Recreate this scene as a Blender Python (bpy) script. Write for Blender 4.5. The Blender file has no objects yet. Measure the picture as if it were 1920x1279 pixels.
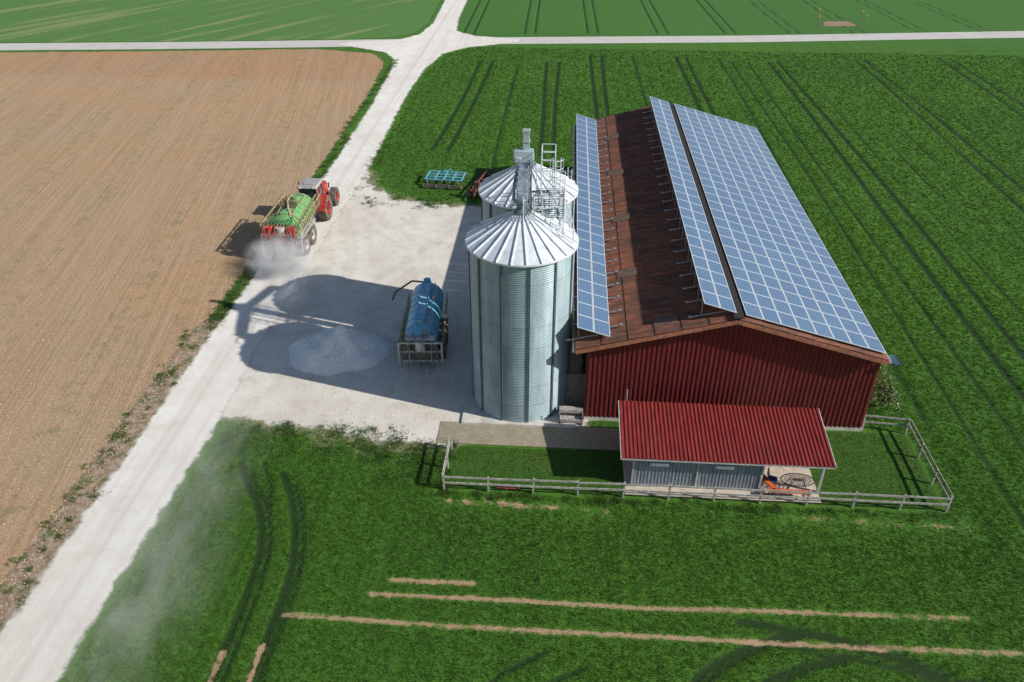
import bpy, math, random
import numpy as np
from mathutils import Vector, Matrix, Euler
random.seed(3); rng=np.random.default_rng(3)
scene=bpy.context.scene
COL=scene.collection
R=math.radians
# ------------------------------------------------------------------ nodes
class NT:
    def __init__(s,name):
        s.m=bpy.data.materials.new(name); s.m.use_nodes=True
        s.t=s.m.node_tree; s.t.nodes.clear()
        s.out=s.t.nodes.new('ShaderNodeOutputMaterial')
    def n(s,ty,ins=None,**at):
        nd=s.t.nodes.new(ty)
        for k,v in at.items(): setattr(nd,k,v)
        if ins:
            for k,v in ins.items(): s.set(nd.inputs[k],v)
        return nd
    def set(s,sock,v):
        if isinstance(v,bpy.types.NodeSocket): s.t.links.new(v,sock)
        elif v is not None:
            if isinstance(v,tuple) and len(v)==3 and sock.type=='RGBA': v=(*v,1)
            sock.default_value=v
    def pos(s,o='Object'):
        return s.n('ShaderNodeTexCoord').outputs[o]
    def math(s,op,a,b=None,c=None,clamp=False):
        nd=s.n('ShaderNodeMath',operation=op,use_clamp=clamp)
        s.set(nd.inputs[0],a)
        if b is not None: s.set(nd.inputs[1],b)
        if c is not None: s.set(nd.inputs[2],c)
        return nd.outputs[0]
    def noise(s,vec,scale,detail=4,rough=.55,dist=0):
        return s.n('ShaderNodeTexNoise',{'Vector':vec,'Scale':scale,'Detail':detail,'Roughness':rough,'Distortion':dist}).outputs[0]
    def mapp(s,vec,scale=(1,1,1),rot=(0,0,0),loc=(0,0,0)):
        r=s.n('ShaderNodeMapping',{'Vector':vec,'Rotation':rot,'Location':loc}).outputs[0]
        return s.n('ShaderNodeMapping',{'Vector':r,'Scale':scale}).outputs[0]
    def rng(s,v,a,b,c=0.0,d=1.0):
        return s.n('ShaderNodeMapRange',{0:v,1:a,2:b,3:c,4:d},interpolation_type='SMOOTHSTEP').outputs[0]
    def mix(s,f,a,b,mode='MIX'):
        nd=s.n('ShaderNodeMix',data_type='RGBA',blend_type=mode)
        s.set(nd.inputs[0],f); s.set(nd.inputs[6],a); s.set(nd.inputs[7],b)
        return nd.outputs[2]
    def mul(s,c,k): return s.mix(1.0,c,k,'MULTIPLY')
    def ramp(s,f,stops):
        nd=s.n('ShaderNodeValToRGB'); s.set(nd.inputs[0],f)
        e=nd.color_ramp.elements
        while len(e)<len(stops): e.new(.5)
        for i,(p,c) in enumerate(stops): e[i].position=p; e[i].color=(*c,1)
        return nd.outputs[0]
    def attr(s,name,out='Fac'):
        return s.n('ShaderNodeAttribute',attribute_name=name).outputs[out]
    def bump(s,h,strength=.5,dist=.05):
        return s.n('ShaderNodeBump',{'Height':h,'Strength':strength,'Distance':dist}).outputs[0]
    def bsdf(s,color,rough=.7,metal=0.0,normal=None,spec=.5,coat=0):
        nd=s.n('ShaderNodeBsdfPrincipled',{'Base Color':color,'Roughness':rough,'Metallic':metal})
        nd.inputs['Specular IOR Level'].default_value=spec
        if coat: nd.inputs['Coat Weight'].default_value=coat; nd.inputs['Coat Roughness'].default_value=.08
        if normal is not None: s.set(nd.inputs['Normal'],normal)
        return nd.outputs[0]
    def done(s,sh,alpha=None):
        if alpha is not None:
            tr=s.n('ShaderNodeBsdfTransparent').outputs[0]
            mx=s.n('ShaderNodeMixShader'); s.set(mx.inputs[0],alpha); s.set(mx.inputs[1],tr); s.set(mx.inputs[2],sh)
            sh=mx.outputs[0]
        s.t.links.new(sh,s.out.inputs[0]); return s.m

def simple(name,col,rough=.6,metal=0,var=.25,ns=4,dirt=None,dirtamt=.35,bump=0,coat=0,spec=.5):
    t=NT(name); p=t.pos()
    a=t.noise(p,ns,5); 
    lo=tuple(c*(1-var) for c in col); hi=tuple(min(1,c*(1+var)) for c in col)
    c=t.mix(t.rng(a,.3,.7),lo,hi)
    if dirt:
        d=t.rng(t.noise(p,ns*.6,7,.7),.62-dirtamt*.5,.75-dirtamt*.2)
        c=t.mix(t.math('MULTIPLY',d,.8),c,dirt)
    nrm=t.bump(t.noise(p,ns*8,3),bump,.02) if bump else None
    return t.done(t.bsdf(c,rough,metal,nrm,spec,coat))
# ------------------------------------------------------------------ mesh builder
class MB:
    def __init__(s): s.v=[];s.f=[];s.m=[]
    def add(s,v,f,mi=0):
        o=len(s.v); s.v+= [tuple(x) for x in v]
        for q in f: s.f.append(tuple(i+o for i in q)); s.m.append(mi)
        return s
    def box(s,c,d,rot=None,mi=0,taper=None):
        hx,hy,hz=d[0]/2,d[1]/2,d[2]/2
        V=[]
        for z in(-1,1):
            k=taper if (taper and z==1) else (1,1)
            for x,y in((-1,-1),(1,-1),(1,1),(-1,1)): V.append(Vector((x*hx*k[0],y*hy*k[1],z*hz)))
        if rot is not None:
            M=rot if isinstance(rot,Matrix) else Euler([R(a) for a in rot]).to_matrix()
            V=[M@v for v in V]
        V=[v+Vector(c) for v in V]
        return s.add(V,[(3,2,1,0),(4,5,6,7),(0,1,5,4),(1,2,6,5),(2,3,7,6),(3,0,4,7)],mi)
    def bar(s,a,b,w,h=None,mi=0):
        a=Vector(a);b=Vector(b);d=b-a;L=d.length
        if L<1e-6:return s
        h=h or w
        q=d.to_track_quat('Y','Z').to_matrix()
        return s.box((a+b)/2,(w,L,h),q,mi)
    def cyl(s,a,b,r0,r1=None,n=14,mi=0,cap=True):
        a=Vector(a);b=Vector(b); r1=r0 if r1 is None else r1
        q=(b-a).to_track_quat('Z','Y').to_matrix(); V=[]
        for c,r in((a,r0),(b,r1)):
            for i in range(n):
                t=2*math.pi*i/n; V.append(c+q@Vector((r*math.cos(t),r*math.sin(t),0)))
        F=[(i,(i+1)%n,n+(i+1)%n,n+i) for i in range(n)]
        if cap: F+= [tuple(range(n-1,-1,-1)),tuple(range(n,2*n))]
        return s.add(V,F,mi)
    def tube(s,pts,r,n=8,mi=0):
        for a,b in zip(pts[:-1],pts[1:]): s.cyl(a,b,r,r,n,mi)
        return s
    def lathe(s,prof,o=(0,0,0),axis='Z',n=32,mi=0,sx=1.0):
        V=[];o=Vector(o)
        for r,t in prof:
            for i in range(n):
                a=2*math.pi*i/n; x,y=r*math.cos(a),r*math.sin(a)
                if axis=='Z': p=(x,y,t)
                elif axis=='X': p=(t,x,y)
                else: p=(x*sx,t,y)
                V.append(o+Vector(p))
        F=[]
        for k in range(len(prof)-1):
            for i in range(n):
                j=(i+1)%n; F.append((k*n+i,k*n+j,(k+1)*n+j,(k+1)*n+i))
        return s.add(V,F,mi)
    def mesh(s,name,mats,smooth=True,ang=35):
        me=bpy.data.meshes.new(name); me.from_pydata(s.v,[],s.f)
        for m in mats: me.materials.append(m)
        if len(mats)>1: me.polygons.foreach_set('material_index',s.m)
        if smooth:
            me.polygons.foreach_set('use_smooth',[True]*len(s.f)); me.set_sharp_from_angle(angle=R(ang))
        me.update(); return me
def link(name,me,parent=None,loc=(0,0,0),rot=None,label=None,cat=None,kind=None,group=None,bevel=0):
    o=bpy.data.objects.new(name,me); COL.objects.link(o)
    if parent: o.parent=parent
    o.location=loc
    if rot: o.rotation_euler=[R(a) for a in rot]
    if label:o['label']=label
    if cat:o['category']=cat
    if kind:o['kind']=kind
    if group:o['group']=group
    if bevel:
        b=o.modifiers.new('bevel','BEVEL'); b.width=bevel; b.segments=2; b.limit_method='ANGLE'; b.angle_limit=R(40)
    return o
def P(name,mb,mats,parent=None,loc=(0,0,0),rot=None,bevel=0,smooth=True,**k):
    if not isinstance(mats,(list,tuple)): mats=[mats]
    return link(name,mb.mesh(name,mats,smooth),parent,loc,rot,bevel=bevel,**k)
def empty(name,loc,label,cat,rot=None,group=None):
    return link(name,None,None,loc,rot,label,cat,group=group)
# ------------------------------------------------------------------ world
w=bpy.data.worlds.new('World'); scene.world=w; w.use_nodes=True
nt=w.node_tree; bg=nt.nodes['Background']; sky=nt.nodes.new('ShaderNodeTexSky'); sky.sky_type='NISHITA'
SE=32.6; SA=-15.0
sky.sun_disc=False; sky.sun_elevation=R(SE); sky.sun_rotation=R(90-SA); sky.air_density=1.0; sky.dust_density=.6
nt.links.new(sky.outputs[0],bg.inputs[0]); bg.inputs[1].default_value=.088
sd=Vector((math.cos(R(SA))*math.cos(R(SE)),math.sin(R(SA))*math.cos(R(SE)),math.sin(R(SE))))
L=bpy.data.lights.new('sun','SUN'); L.energy=5.0; L.angle=R(.5); L.color=(1,.96,.90)
lo=bpy.data.objects.new('sun',L); COL.objects.link(lo); lo.location=(60,-20,60); lo.rotation_euler=(-sd).to_track_quat('-Z','Y').to_euler()
cam=bpy.data.cameras.new('camera'); co=bpy.data.objects.new('camera',cam); COL.objects.link(co)
cam.sensor_width=36; cam.lens=1500/1920*36; cam.clip_end=5000
co.location=(0,0,28); co.rotation_euler=(R(90-33.29),0,R(3.8)); scene.camera=co
scene.view_settings.view_transform='Standard'; scene.view_settings.look='None'
# ------------------------------------------------------------------ distance fields
def poly_sd(X,Y,poly):
    d=np.full(X.shape,1e9); ins=np.zeros(X.shape,bool); n=len(poly)
    for i in range(n):
        x0,y0=poly[i];x1,y1=poly[(i+1)%n]
        dx,dy=x1-x0,y1-y0
        t=np.clip(((X-x0)*dx+(Y-y0)*dy)/(dx*dx+dy*dy+1e-9),0,1)
        d=np.minimum(d,np.hypot(X-x0-t*dx,Y-y0-t*dy))
        c=((y0>Y)!=(y1>Y))
        with np.errstate(divide='ignore',invalid='ignore'):
            xi=(x1-x0)*(Y-y0)/(y1-y0+1e-12)+x0
        ins^=c&(X<xi)
    return np.where(ins,d,-d)
def line_d(X,Y,lines):
    d=np.full(X.shape,50.0)
    for ln in lines:
        for (x0,y0),(x1,y1) in zip(ln[:-1],ln[1:]):
            dx,dy=x1-x0,y1-y0
            t=np.clip(((X-x0)*dx+(Y-y0)*dy)/(dx*dx+dy*dy+1e-9),0,1)
            d=np.minimum(d,np.hypot(X-x0-t*dx,Y-y0-t*dy))
    return d
def smooth(pts,k=2):
    for _ in range(k):
        q=[pts[0]]
        for a,b in zip(pts[:-1],pts[1:]):
            q+= [(a[0]*.75+b[0]*.25,a[1]*.75+b[1]*.25),(a[0]*.25+b[0]*.75,a[1]*.25+b[1]*.75)]
        q.append(pts[-1]); pts=q
    return pts
def axis_steps(segs):
    a=[segs[0][0]]
    for s0,s1,st in segs:
        n=max(1,int(round((s1-s0)/st))); a+=list(np.linspace(s0,s1,n+1)[1:])
    return np.array(a)
def grid_mesh(name,xs,ys,z,attrs,keep=None):
    X,Y=np.meshgrid(xs,ys); nx,ny=len(xs),len(ys)
    Z=z if isinstance(z,np.ndarray) else np.full(X.shape,z)
    idx=np.arange(nx*ny).reshape(ny,nx)
    q=np.stack([idx[:-1,:-1],idx[:-1,1:],idx[1:,1:],idx[1:,:-1]],-1).reshape(-1,4)
    if keep is not None: q=q[keep.ravel()[q].any(1)]
    used=np.unique(q); rm=np.full(nx*ny,-1); rm[used]=np.arange(len(used)); q=rm[q]
    co_=np.stack([X.ravel(),Y.ravel(),Z.ravel()],-1)[used]
    me=bpy.data.meshes.new(name); me.vertices.add(len(used)); me.vertices.foreach_set('co',co_.ravel())
    me.loops.add(q.size); me.loops.foreach_set('vertex_index',q.ravel())
    me.polygons.add(len(q)); me.polygons.foreach_set('loop_start',np.arange(0,q.size,4))
    for k,A in attrs.items():
        at=me.attributes.new(k,'FLOAT','POINT'); at.data.foreach_set('value',A.ravel()[used].astype(np.float32))
    me.update(calc_edges=True); me.validate()
    me.polygons.foreach_set('use_smooth',[True]*len(me.polygons))
    return me
def sheet(name,poly,xs,ys,z,mat,margin=.9,label=None,lines=None):
    X,Y=np.meshgrid(xs,ys); D=poly_sd(X,Y,poly)
    at={'sd':D}
    if lines: at['wheelmark']=line_d(X,Y,lines)
    me=grid_mesh(name,xs,ys,z,at,D>-margin); me.materials.append(mat)
    return link(name,me,kind='structure',label=label)
TRACK=[(-22.2,-60),(-22.25,20),(-22.3,37),(-22.1,52),(-22.0,68),(-22.3,90),(-23.1,107),(-23.8,112),(-25.5,115.5),(-30,118.0),(-34,120),(-31,122),(-25,123.5),(-22.6,127),(-21.7,135),(-22.4,154),(-27,250),(-60,900),
 (-55,900),(-22.5,250),(-18.4,154),(-18.0,138),(-17.2,129.5),(-14,126.5),(-7,125.0),(-7,123),(-14.2,119.4),(-17.3,115.6),(-18.7,107),(-19.0,95),(-18.7,83),(-18.5,76),(-18.3,70),(-18.6,60),(-18.7,40),(-18.5,33),(-18.8,20),(-18.7,-60)]
YARD=[(-21,72),(-18.2,70.4),(-17.2,67.1),(-14.8,64.6),(-11.6,63.6),(-7.8,63.2),(1.6,63.5),(1.7,34),(-4.9,34),(-5.6,32.2),(-9,32.3),(-12.7,33),(-15.8,33.3),(-18,33.9),(-21,33)]
PLOUGH=[(-22.9,-60),(-23.1,40),(-23.2,45),(-23.2,54),(-23.1,60),(-23.2,75),(-23.6,95),(-24.7,110),(-27,114.8),(-35.6,116.9),(-58,114.2),(-80.5,111.9),(-130,106.5),(-400,76),(-400,-60)]
FARL=[(-900,25),(-400,84.5),(-83,117.8),(-58,120.1),(-36,122.8),(-26.5,124.6),(-23.4,128),(-22.4,135),(-23.1,154),(-28,250),(-61,900),(-900,900)]
RC=[(-900,24),(-400,79.5),(-83,115.0),(-58,117.5),(-36,120.1),(-25,121.6),(-11.4,123.6),(27,127.3),(70,133.2),(400,180),(900,250)]
ROAD=[(x,y+2.15) for x,y in RC]+[(x,y-2.15) for x,y in RC[::-1]]
LAWN=[(-5.1,29.1),(18.9,29.1),(18.95,34.7),(1.6,34.8),(1.6,32.2),(-5.1,32.2)]
TR=[];TW=[]
def vline(x,y0,y1): return [(x+.25*math.sin(y*.06+x),y) for y in np.arange(y0,y1,4)]
for x,y0,y1 in((27.2,14,118),(28.9,14,118),(15.1,72,119),(16.7,72,119),(3.4,72,118),(5,72,118),(-2.5,76,113),(-.9,76,113),(39.3,20,119),(41,20,119),(51,30,120),(52.7,30,120),(62.5,50,122),(64.2,50,122)):
    TR.append(vline(x,y0,y1))
for x,y0,y1 in((22.6,14,117),(24.6,14,117),(33.2,14,117),(9.2,72,118),(-6.5,66,114),(36,14,118),(46,14,118),(20.7,36,117),(31.1,14,118),(43.5,30,118)): TW.append(vline(x,y0,y1))
TR.append(smooth([(-11.8,112),(-12.0,96),(-12.9,80),(-13.2,77)])); TR.append(smooth([(-10.1,112),(-10.5,96),(-11.3,80),(-11.6,77)]))
TW.append([(-16,113.5),(0,115.2),(30,118.3),(70,123.5)])
for x in(-16,-6.6,3.1,13.8,24.2,34,44,54,64):
    for o in(0,1.6): TW.append([(x+o,129+x*.08),(x+o-.09*x*.3-.5,158),(x+o-3,260)])
C1=smooth([(-16.1,30.2),(-15.2,28.6),(-14.2,27.3),(-13.2,25.1),(-12.9,22.1),(-12.9,19.7),(-12.9,10)])
C2=smooth([(-13.7,29.6),(-12.4,27.3),(-11.4,24),(-11.3,21.1),(-11.4,19.3),(-11.4,10)])
def off(l,d): return [(x+d,y) for x,y in l]
TW+= [smooth([(-14.9,30.3),(-14.0,28.6),(-13.4,26.5)]),off(C2,.42)[3:],off(C1,.45)[3:]]
A1=smooth([(4.6,12),(5.2,18.6),(7.2,20.3),(10,21.5)]); A2=smooth([(6.6,12),(7.2,18),(9,19.7),(12,20.6)])
B1=smooth([(19,16.5),(16,19.6),(12.5,21.3),(8,22)]); B2=smooth([(20.5,15.5),(17.5,18.6),(14,20.3),(9,21)])
CV=[C1,C2,A1,B1]
TW+= [A2,B2,off(A1,.5),off(A2,.5),off(B1,.6),smooth([(-4,14),(-2.5,18.4),(0,20)]),smooth([(-2.4,14),(-1,18),(1.6,19.4)]),smooth([(9,12),(10,17),(13,19.2),(17,19.8)]),smooth([(10.5,12),(11.5,16.5),(14,18.3),(18,18.7)])]
SOIL=[[(-7.6,22.35),(-3,22.4),(4,22.4),(10.6,22.6),(17.6,22.75)],[(-11,21.1),(-4.9,20.95),(6,21.0),(19,21.15)],[(-6.9,23.15),(-3.2,23.2)],
 [(-12.9,19.2),(-13,10)],[(-11.4,19.6),(-11.4,10)]]
BARE=[[(-5,28.15),(2.6,27.95)],[(11.2,28.05),(19.6,28)]]
WM=[smooth(q) for q in ([(-20,36),(-18,42),(-14,50),(-10,58),(-6,62)],[(-18.4,35),(-16.4,42),(-12.4,50),(-8.4,57),(-5,60)],[(-20,66),(-16,60),(-11,55),(-9,48),(-9,36)],[(-18.5,68),(-14.4,61),(-9.3,55),(-7.1,48),(-7.2,36)],[(-19,60),(-16,52),(-16.5,44),(-19,37)],[(-17.2,61),(-14.2,52),(-14.8,44),(-17.4,36)])]
# ------------------------------------------------------------------ ground
xs=axis_steps([(-1500,-300,150),(-300,-80,20),(-80,-24,1.5),(-24,30,.2),(30,70,.4),(70,120,2),(120,300,20),(300,1500,150)])
ys=axis_steps([(-300,-20,35),(-20,13,3),(13,35,.2),(35,75,.4),(75,160,.6),(160,300,7),(300,1800,150)])
X,Y=np.meshgrid(xs,ys)
dT=np.minimum(np.minimum(line_d(X,Y,TR),line_d(X,Y,TW)+.10),line_d(X,Y,CV)+.04); dS=line_d(X,Y,SOIL); dB=line_d(X,Y,BARE); dY=poly_sd(X,Y,YARD)
Z=-.07*np.exp(-(dT/.25)**2)
me=grid_mesh('ground',xs,ys,Z,{'tram':dT,'soil':dS,'bare':dB,'yard':dY})
t=NT('crop_ground'); p=t.pos()
sep=t.n('ShaderNodeSeparateXYZ',{0:p}); Yc=sep.outputs[1]
fine=t.noise(p,13,8,.7); med=t.noise(p,.8,5,.6); big=t.noise(p,.045,3,.5)
strk=t.noise(t.mapp(p,(1.3,.02,1)),1,3,.6); strk2=t.noise(t.mapp(p,(4,.05,1)),1,3,.6)
c=t.ramp(fine,[(.28,(.038,.104,.011)),(.46,(.058,.152,.017)),(.6,(.078,.192,.022)),(.75,(.112,.24,.035))])
c=t.mix(t.rng(big,.35,.65),c,t.mul(c,(1.15,1.08,.95)))
c=t.mix(t.math('MULTIPLY',t.rng(strk,.5,.66),.5),c,t.mul(c,(.66,.74,.8)))
c=t.mix(t.math('MULTIPLY',t.rng(strk2,.52,.68),.6),c,t.mul(c,(.58,.68,.72)))
c=t.mix(t.math('MULTIPLY',t.rng(med,.5,.75),.2),c,t.mul(c,(.75,.8,.7)))
far=t.rng(Yc,118,134)
c=t.mix(far,c,t.mix(.6,c,(.07,.18,.042)))
tr=t.attr('tram'); trn=t.math('ADD',tr,t.math('MULTIPLY',t.math('SUBTRACT',t.noise(p,3.5,6,.7),.5),.35))
c=t.mix(t.math('MULTIPLY',t.rng(trn,.38,.14),.93),c,(.016,.038,.009))  # wheel lines painted dark, shade between the crop put into the colour
so=t.math('ADD',t.attr('soil'),t.math('MULTIPLY',t.math('SUBTRACT',t.noise(p,1.7,7,.75),.5),.55))
soilc=t.mix(t.noise(p,9,5),(.30,.19,.10),(.50,.36,.22))
c=t.mix(t.rng(so,.17,.05),c,soilc)
ba=t.math('ADD',t.attr('bare'),t.math('MULTIPLY',t.math('SUBTRACT',t.noise(p,.9,8,.75),.42),3.0))
c=t.mix(t.rng(ba,.35,.05),c,soilc)
dr=t.math('ADD',t.attr('yard'),t.math('MULTIPLY',t.math('SUBTRACT',t.noise(p,.55,8,.78),.5),5))
c=t.mix(t.math('MULTIPLY',t.rng(dr,-1.1,-.1),.65),c,t.mix(t.noise(p,5,5),(.20,.18,.08),(.40,.34,.23)))
nrm=t.bump(t.math('ADD',fine,t.math('MULTIPLY',med,.4)),.5,.06)
me.materials.append(t.done(t.bsdf(c,.75,0,nrm,.2)))
link('ground',me,kind='structure')
def edge_alpha(t,p,amp,sc,soft):
    n=t.noise(p,sc,6,.65)
    v=t.math('ADD',t.attr('sd'),t.math('MULTIPLY',t.math('SUBTRACT',n,.5),amp))
    return t.rng(v,-soft,soft)
t=NT('ploughed_soil'); p=t.pos()
RA=(0,0,R(-10.5))
row=t.noise(t.mapp(p,(1.7,.04,1),RA),1,5,.6); row2=t.noise(t.mapp(p,(.30,.012,1),RA),1,3,.5); row3=t.noise(t.mapp(p,(4.5,.08,1),RA),1,4,.6)
clod=t.noise(p,6.0,9,.76); pat=t.noise(p,.07,4,.6); med=t.noise(p,.9,6,.7)
c=t.ramp(clod,[(.25,(.27,.18,.105)),(.42,(.41,.29,.182)),(.58,(.51,.37,.24)),(.78,(.66,.52,.375))])
c=t.mix(t.math('MULTIPLY',t.rng(row,.42,.6),.35),c,t.mul(c,(.78,.77,.72)))
c=t.mix(t.math('MULTIPLY',t.rng(row3,.45,.62),.32),c,t.mul(c,(.74,.72,.68)))
c=t.mix(t.math('MULTIPLY',t.rng(pat,.35,.65),.7),c,t.mul(c,(1.12,.97,.86)))
c=t.mix(t.math('MULTIPLY',t.rng(med,.45,.7),.28),c,t.mul(c,(.8,.78,.74)))
wd=t.math('MULTIPLY',t.rng(row2,.46,.6),t.rng(t.noise(p,.9,9,.82),.49,.62))
c=t.mix(t.math('MULTIPLY',wd,.6),c,(.22,.225,.085))
hy=t.n('ShaderNodeSeparateXYZ',{0:p}).outputs[1]
c=t.mix(t.math('MULTIPLY',t.rng(hy,99,103),.6),c,t.mul(c,(.98,.84,.76)))
nrm=t.bump(t.math('ADD',t.math('ADD',clod,t.math('MULTIPLY',row3,.7)),t.math('MULTIPLY',med,.5)),.7,.1)
m=t.done(t.bsdf(c,.9,0,nrm,.1),edge_alpha(t,p,1.5,1.2,.12))
sheet('ploughed_field',PLOUGH,axis_steps([(-420,-120,20),(-120,-30,3),(-30,-20.5,.5)]),axis_steps([(-61,10,5),(10,118,1)]),.004,m)
t=NT('margin_soil'); p=t.pos(); n1=t.noise(p,2.6,8,.75)
c=t.ramp(n1,[(.3,(.19,.13,.08)),(.5,(.40,.29,.20)),(.7,(.56,.47,.37))]); c=t.mix(t.math('MULTIPLY',t.rng(t.noise(p,.9,6,.7),.5,.62),.75),c,(.10,.16,.04))
m=t.done(t.bsdf(c,.9,0,t.bump(n1,.9,.22),.1),edge_alpha(t,p,.9,1.6,.12))
sheet('field_margin',[(-23.9,-60),(-23.7,42),(-23.2,44),(-22.2,44),(-22.1,-60)],axis_steps([(-26,-21,.35)]),axis_steps([(-60,10,5),(10,46,.5)]),.010,m)
t=NT('far_field_crop'); p=t.pos()
s1=t.noise(t.mapp(p,(.5,.02,1),(0,0,R(32))),1,4,.6); f=t.noise(p,3,6,.65)
c=t.mix(t.rng(f,.3,.7),(.068,.17,.036),(.13,.255,.067)); c=t.mix(t.math('MULTIPLY',t.rng(s1,.54,.62),.6),c,(.30,.31,.15))
m=t.done(t.bsdf(c,.85,0,t.bump(f,.6,.2),.2),edge_alpha(t,p,.8,1,.2))
sheet('meadow',FARL,axis_steps([(-901,-100,30),(-100,-20,1)]),axis_steps([(20,100,10),(100,170,1),(170,901,30)]),.004,m)
def gravel(name,base,hi,dirt,amp,sc,soft,track=False):
    t=NT(name); p=t.pos()
    f=t.noise(p,15,8,.85); m1=t.noise(p,.6,9,.76); m2=t.noise(p,.11,5,.6)
    c=t.mix(t.rng(f,.3,.7),base,hi)
    c=t.mix(t.math('MULTIPLY',t.rng(m1,.42,.66),.5),c,dirt); c=t.mix(t.math('MULTIPLY',t.rng(m2,.42,.62),.35),c,dirt)
    c=t.mix(t.math('MULTIPLY',t.rng(t.noise(p,4.5,5,.8),.6,.7),.4),c,(.38,.34,.28)); c=t.mix(t.math('MULTIPLY',t.rng(t.noise(p,5.3,5,.8),.6,.68),.6),c,(.92,.89,.83))
    if track:
        st=t.noise(t.mapp(p,(1.6,.03,1)),1,4,.6); c=t.mix(t.math('MULTIPLY',t.rng(st,.48,.66),.4),c,dirt)
        ctr=t.math('ABSOLUTE',t.math('ADD',t.n('ShaderNodeSeparateXYZ',{0:p}).outputs[0],20.4)); c=t.mix(t.math('MULTIPLY',t.rng(t.math('ADD',ctr,t.math('MULTIPLY',m1,.6)),.65,.25),.45),c,tuple(x*.9 for x in dirt))
    else:
        wm=t.math('ADD',t.attr('wheelmark'),t.math('MULTIPLY',t.math('SUBTRACT',m1,.5),1.8))
        c=t.mix(t.math('MULTIPLY',t.rng(wm,.7,.1),.2),c,hi)
        c=t.mix(t.math('MULTIPLY',t.rng(t.math('ABSOLUTE',t.math('SUBTRACT',wm,.6)),.2,.02),.12),c,dirt)
    return t.done(t.bsdf(c,.9,0,t.bump(t.math('ADD',f,t.math('MULTIPLY',m1,1.0)),.55,.055),.15),edge_alpha(t,p,amp,sc,soft))
mg=gravel('yard_gravel',(.64,.59,.51),(.87,.83,.75),(.50,.44,.36),3.0,.8,.3)
sheet('gravel_yard',YARD,axis_steps([(-23,3,.25)]),axis_steps([(30,74,.25)]),.008,mg,1.6,None,WM)
t=NT('road_asphalt'); p=t.pos(); f=t.noise(p,14,5); c=t.mix(f,(.50,.48,.45),(.66,.63,.58))
c=t.mix(t.math('MULTIPLY',t.rng(t.noise(p,.4,5),.45,.7),.35),c,(.42,.38,.33))
sheet('country_road',ROAD,axis_steps([(-901,-100,20),(-100,100,1),(100,901,20)]),axis_steps([(20,105,6),(105,145,.5),(145,255,6)]),.012,t.done(t.bsdf(c,.85),edge_alpha(t,p,.35,1.5,.06)))
mt=gravel('track_gravel',(.78,.74,.67),(.91,.88,.83),(.64,.58,.49),1.0,1.1,.18,True)
sheet('gravel_track',TRACK,axis_steps([(-62,-36,6),(-36,-5,.4)]),axis_steps([(-60,10,5),(10,160,.5),(160,901,20)]),.016,mt)
t=NT('lawn_grass'); p=t.pos(); f=t.noise(p,9,7,.7); c=t.mix(t.rng(f,.3,.7),(.027,.08,.01),(.072,.165,.02))
c=t.mix(t.math('MULTIPLY',t.rng(t.noise(p,.5,4),.5,.7),.4),c,(.10,.14,.035))
sheet('lawn',LAWN,axis_steps([(-6,20,.4)]),axis_steps([(28,36,.3)]),.004,t.done(t.bsdf(c,.8,0,t.bump(f,.8,.08),.2),edge_alpha(t,p,.4,2,.1)))
t=NT('paving_blocks'); p=t.pos()
br=t.n('ShaderNodeTexBrick',{'Vector':p,'Scale':1.0,'Color1':(.42,.365,.28),'Color2':(.34,.285,.215),'Mortar':(.18,.15,.10),'Mortar Size':.012,'Brick Width':.3,'Row Height':.15})
c=t.mix(t.math('MULTIPLY',t.rng(t.noise(p,1.2,7,.7),.4,.65),.7),br.outputs[0],(.27,.23,.14))
P('pavement',MB().box((-.9,33.3,.01),(10.6,1.8,.05)),t.done(t.bsdf(c,.85)),kind='structure')
conc=simple('concrete',(.60,.57,.51),.85,0,.12,2,(.42,.38,.32),.3,.3)
P('silo_foundation_slab',MB().box((-1.9,40.6,.04),(6.3,13.1,.18)),conc,kind='structure')
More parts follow.
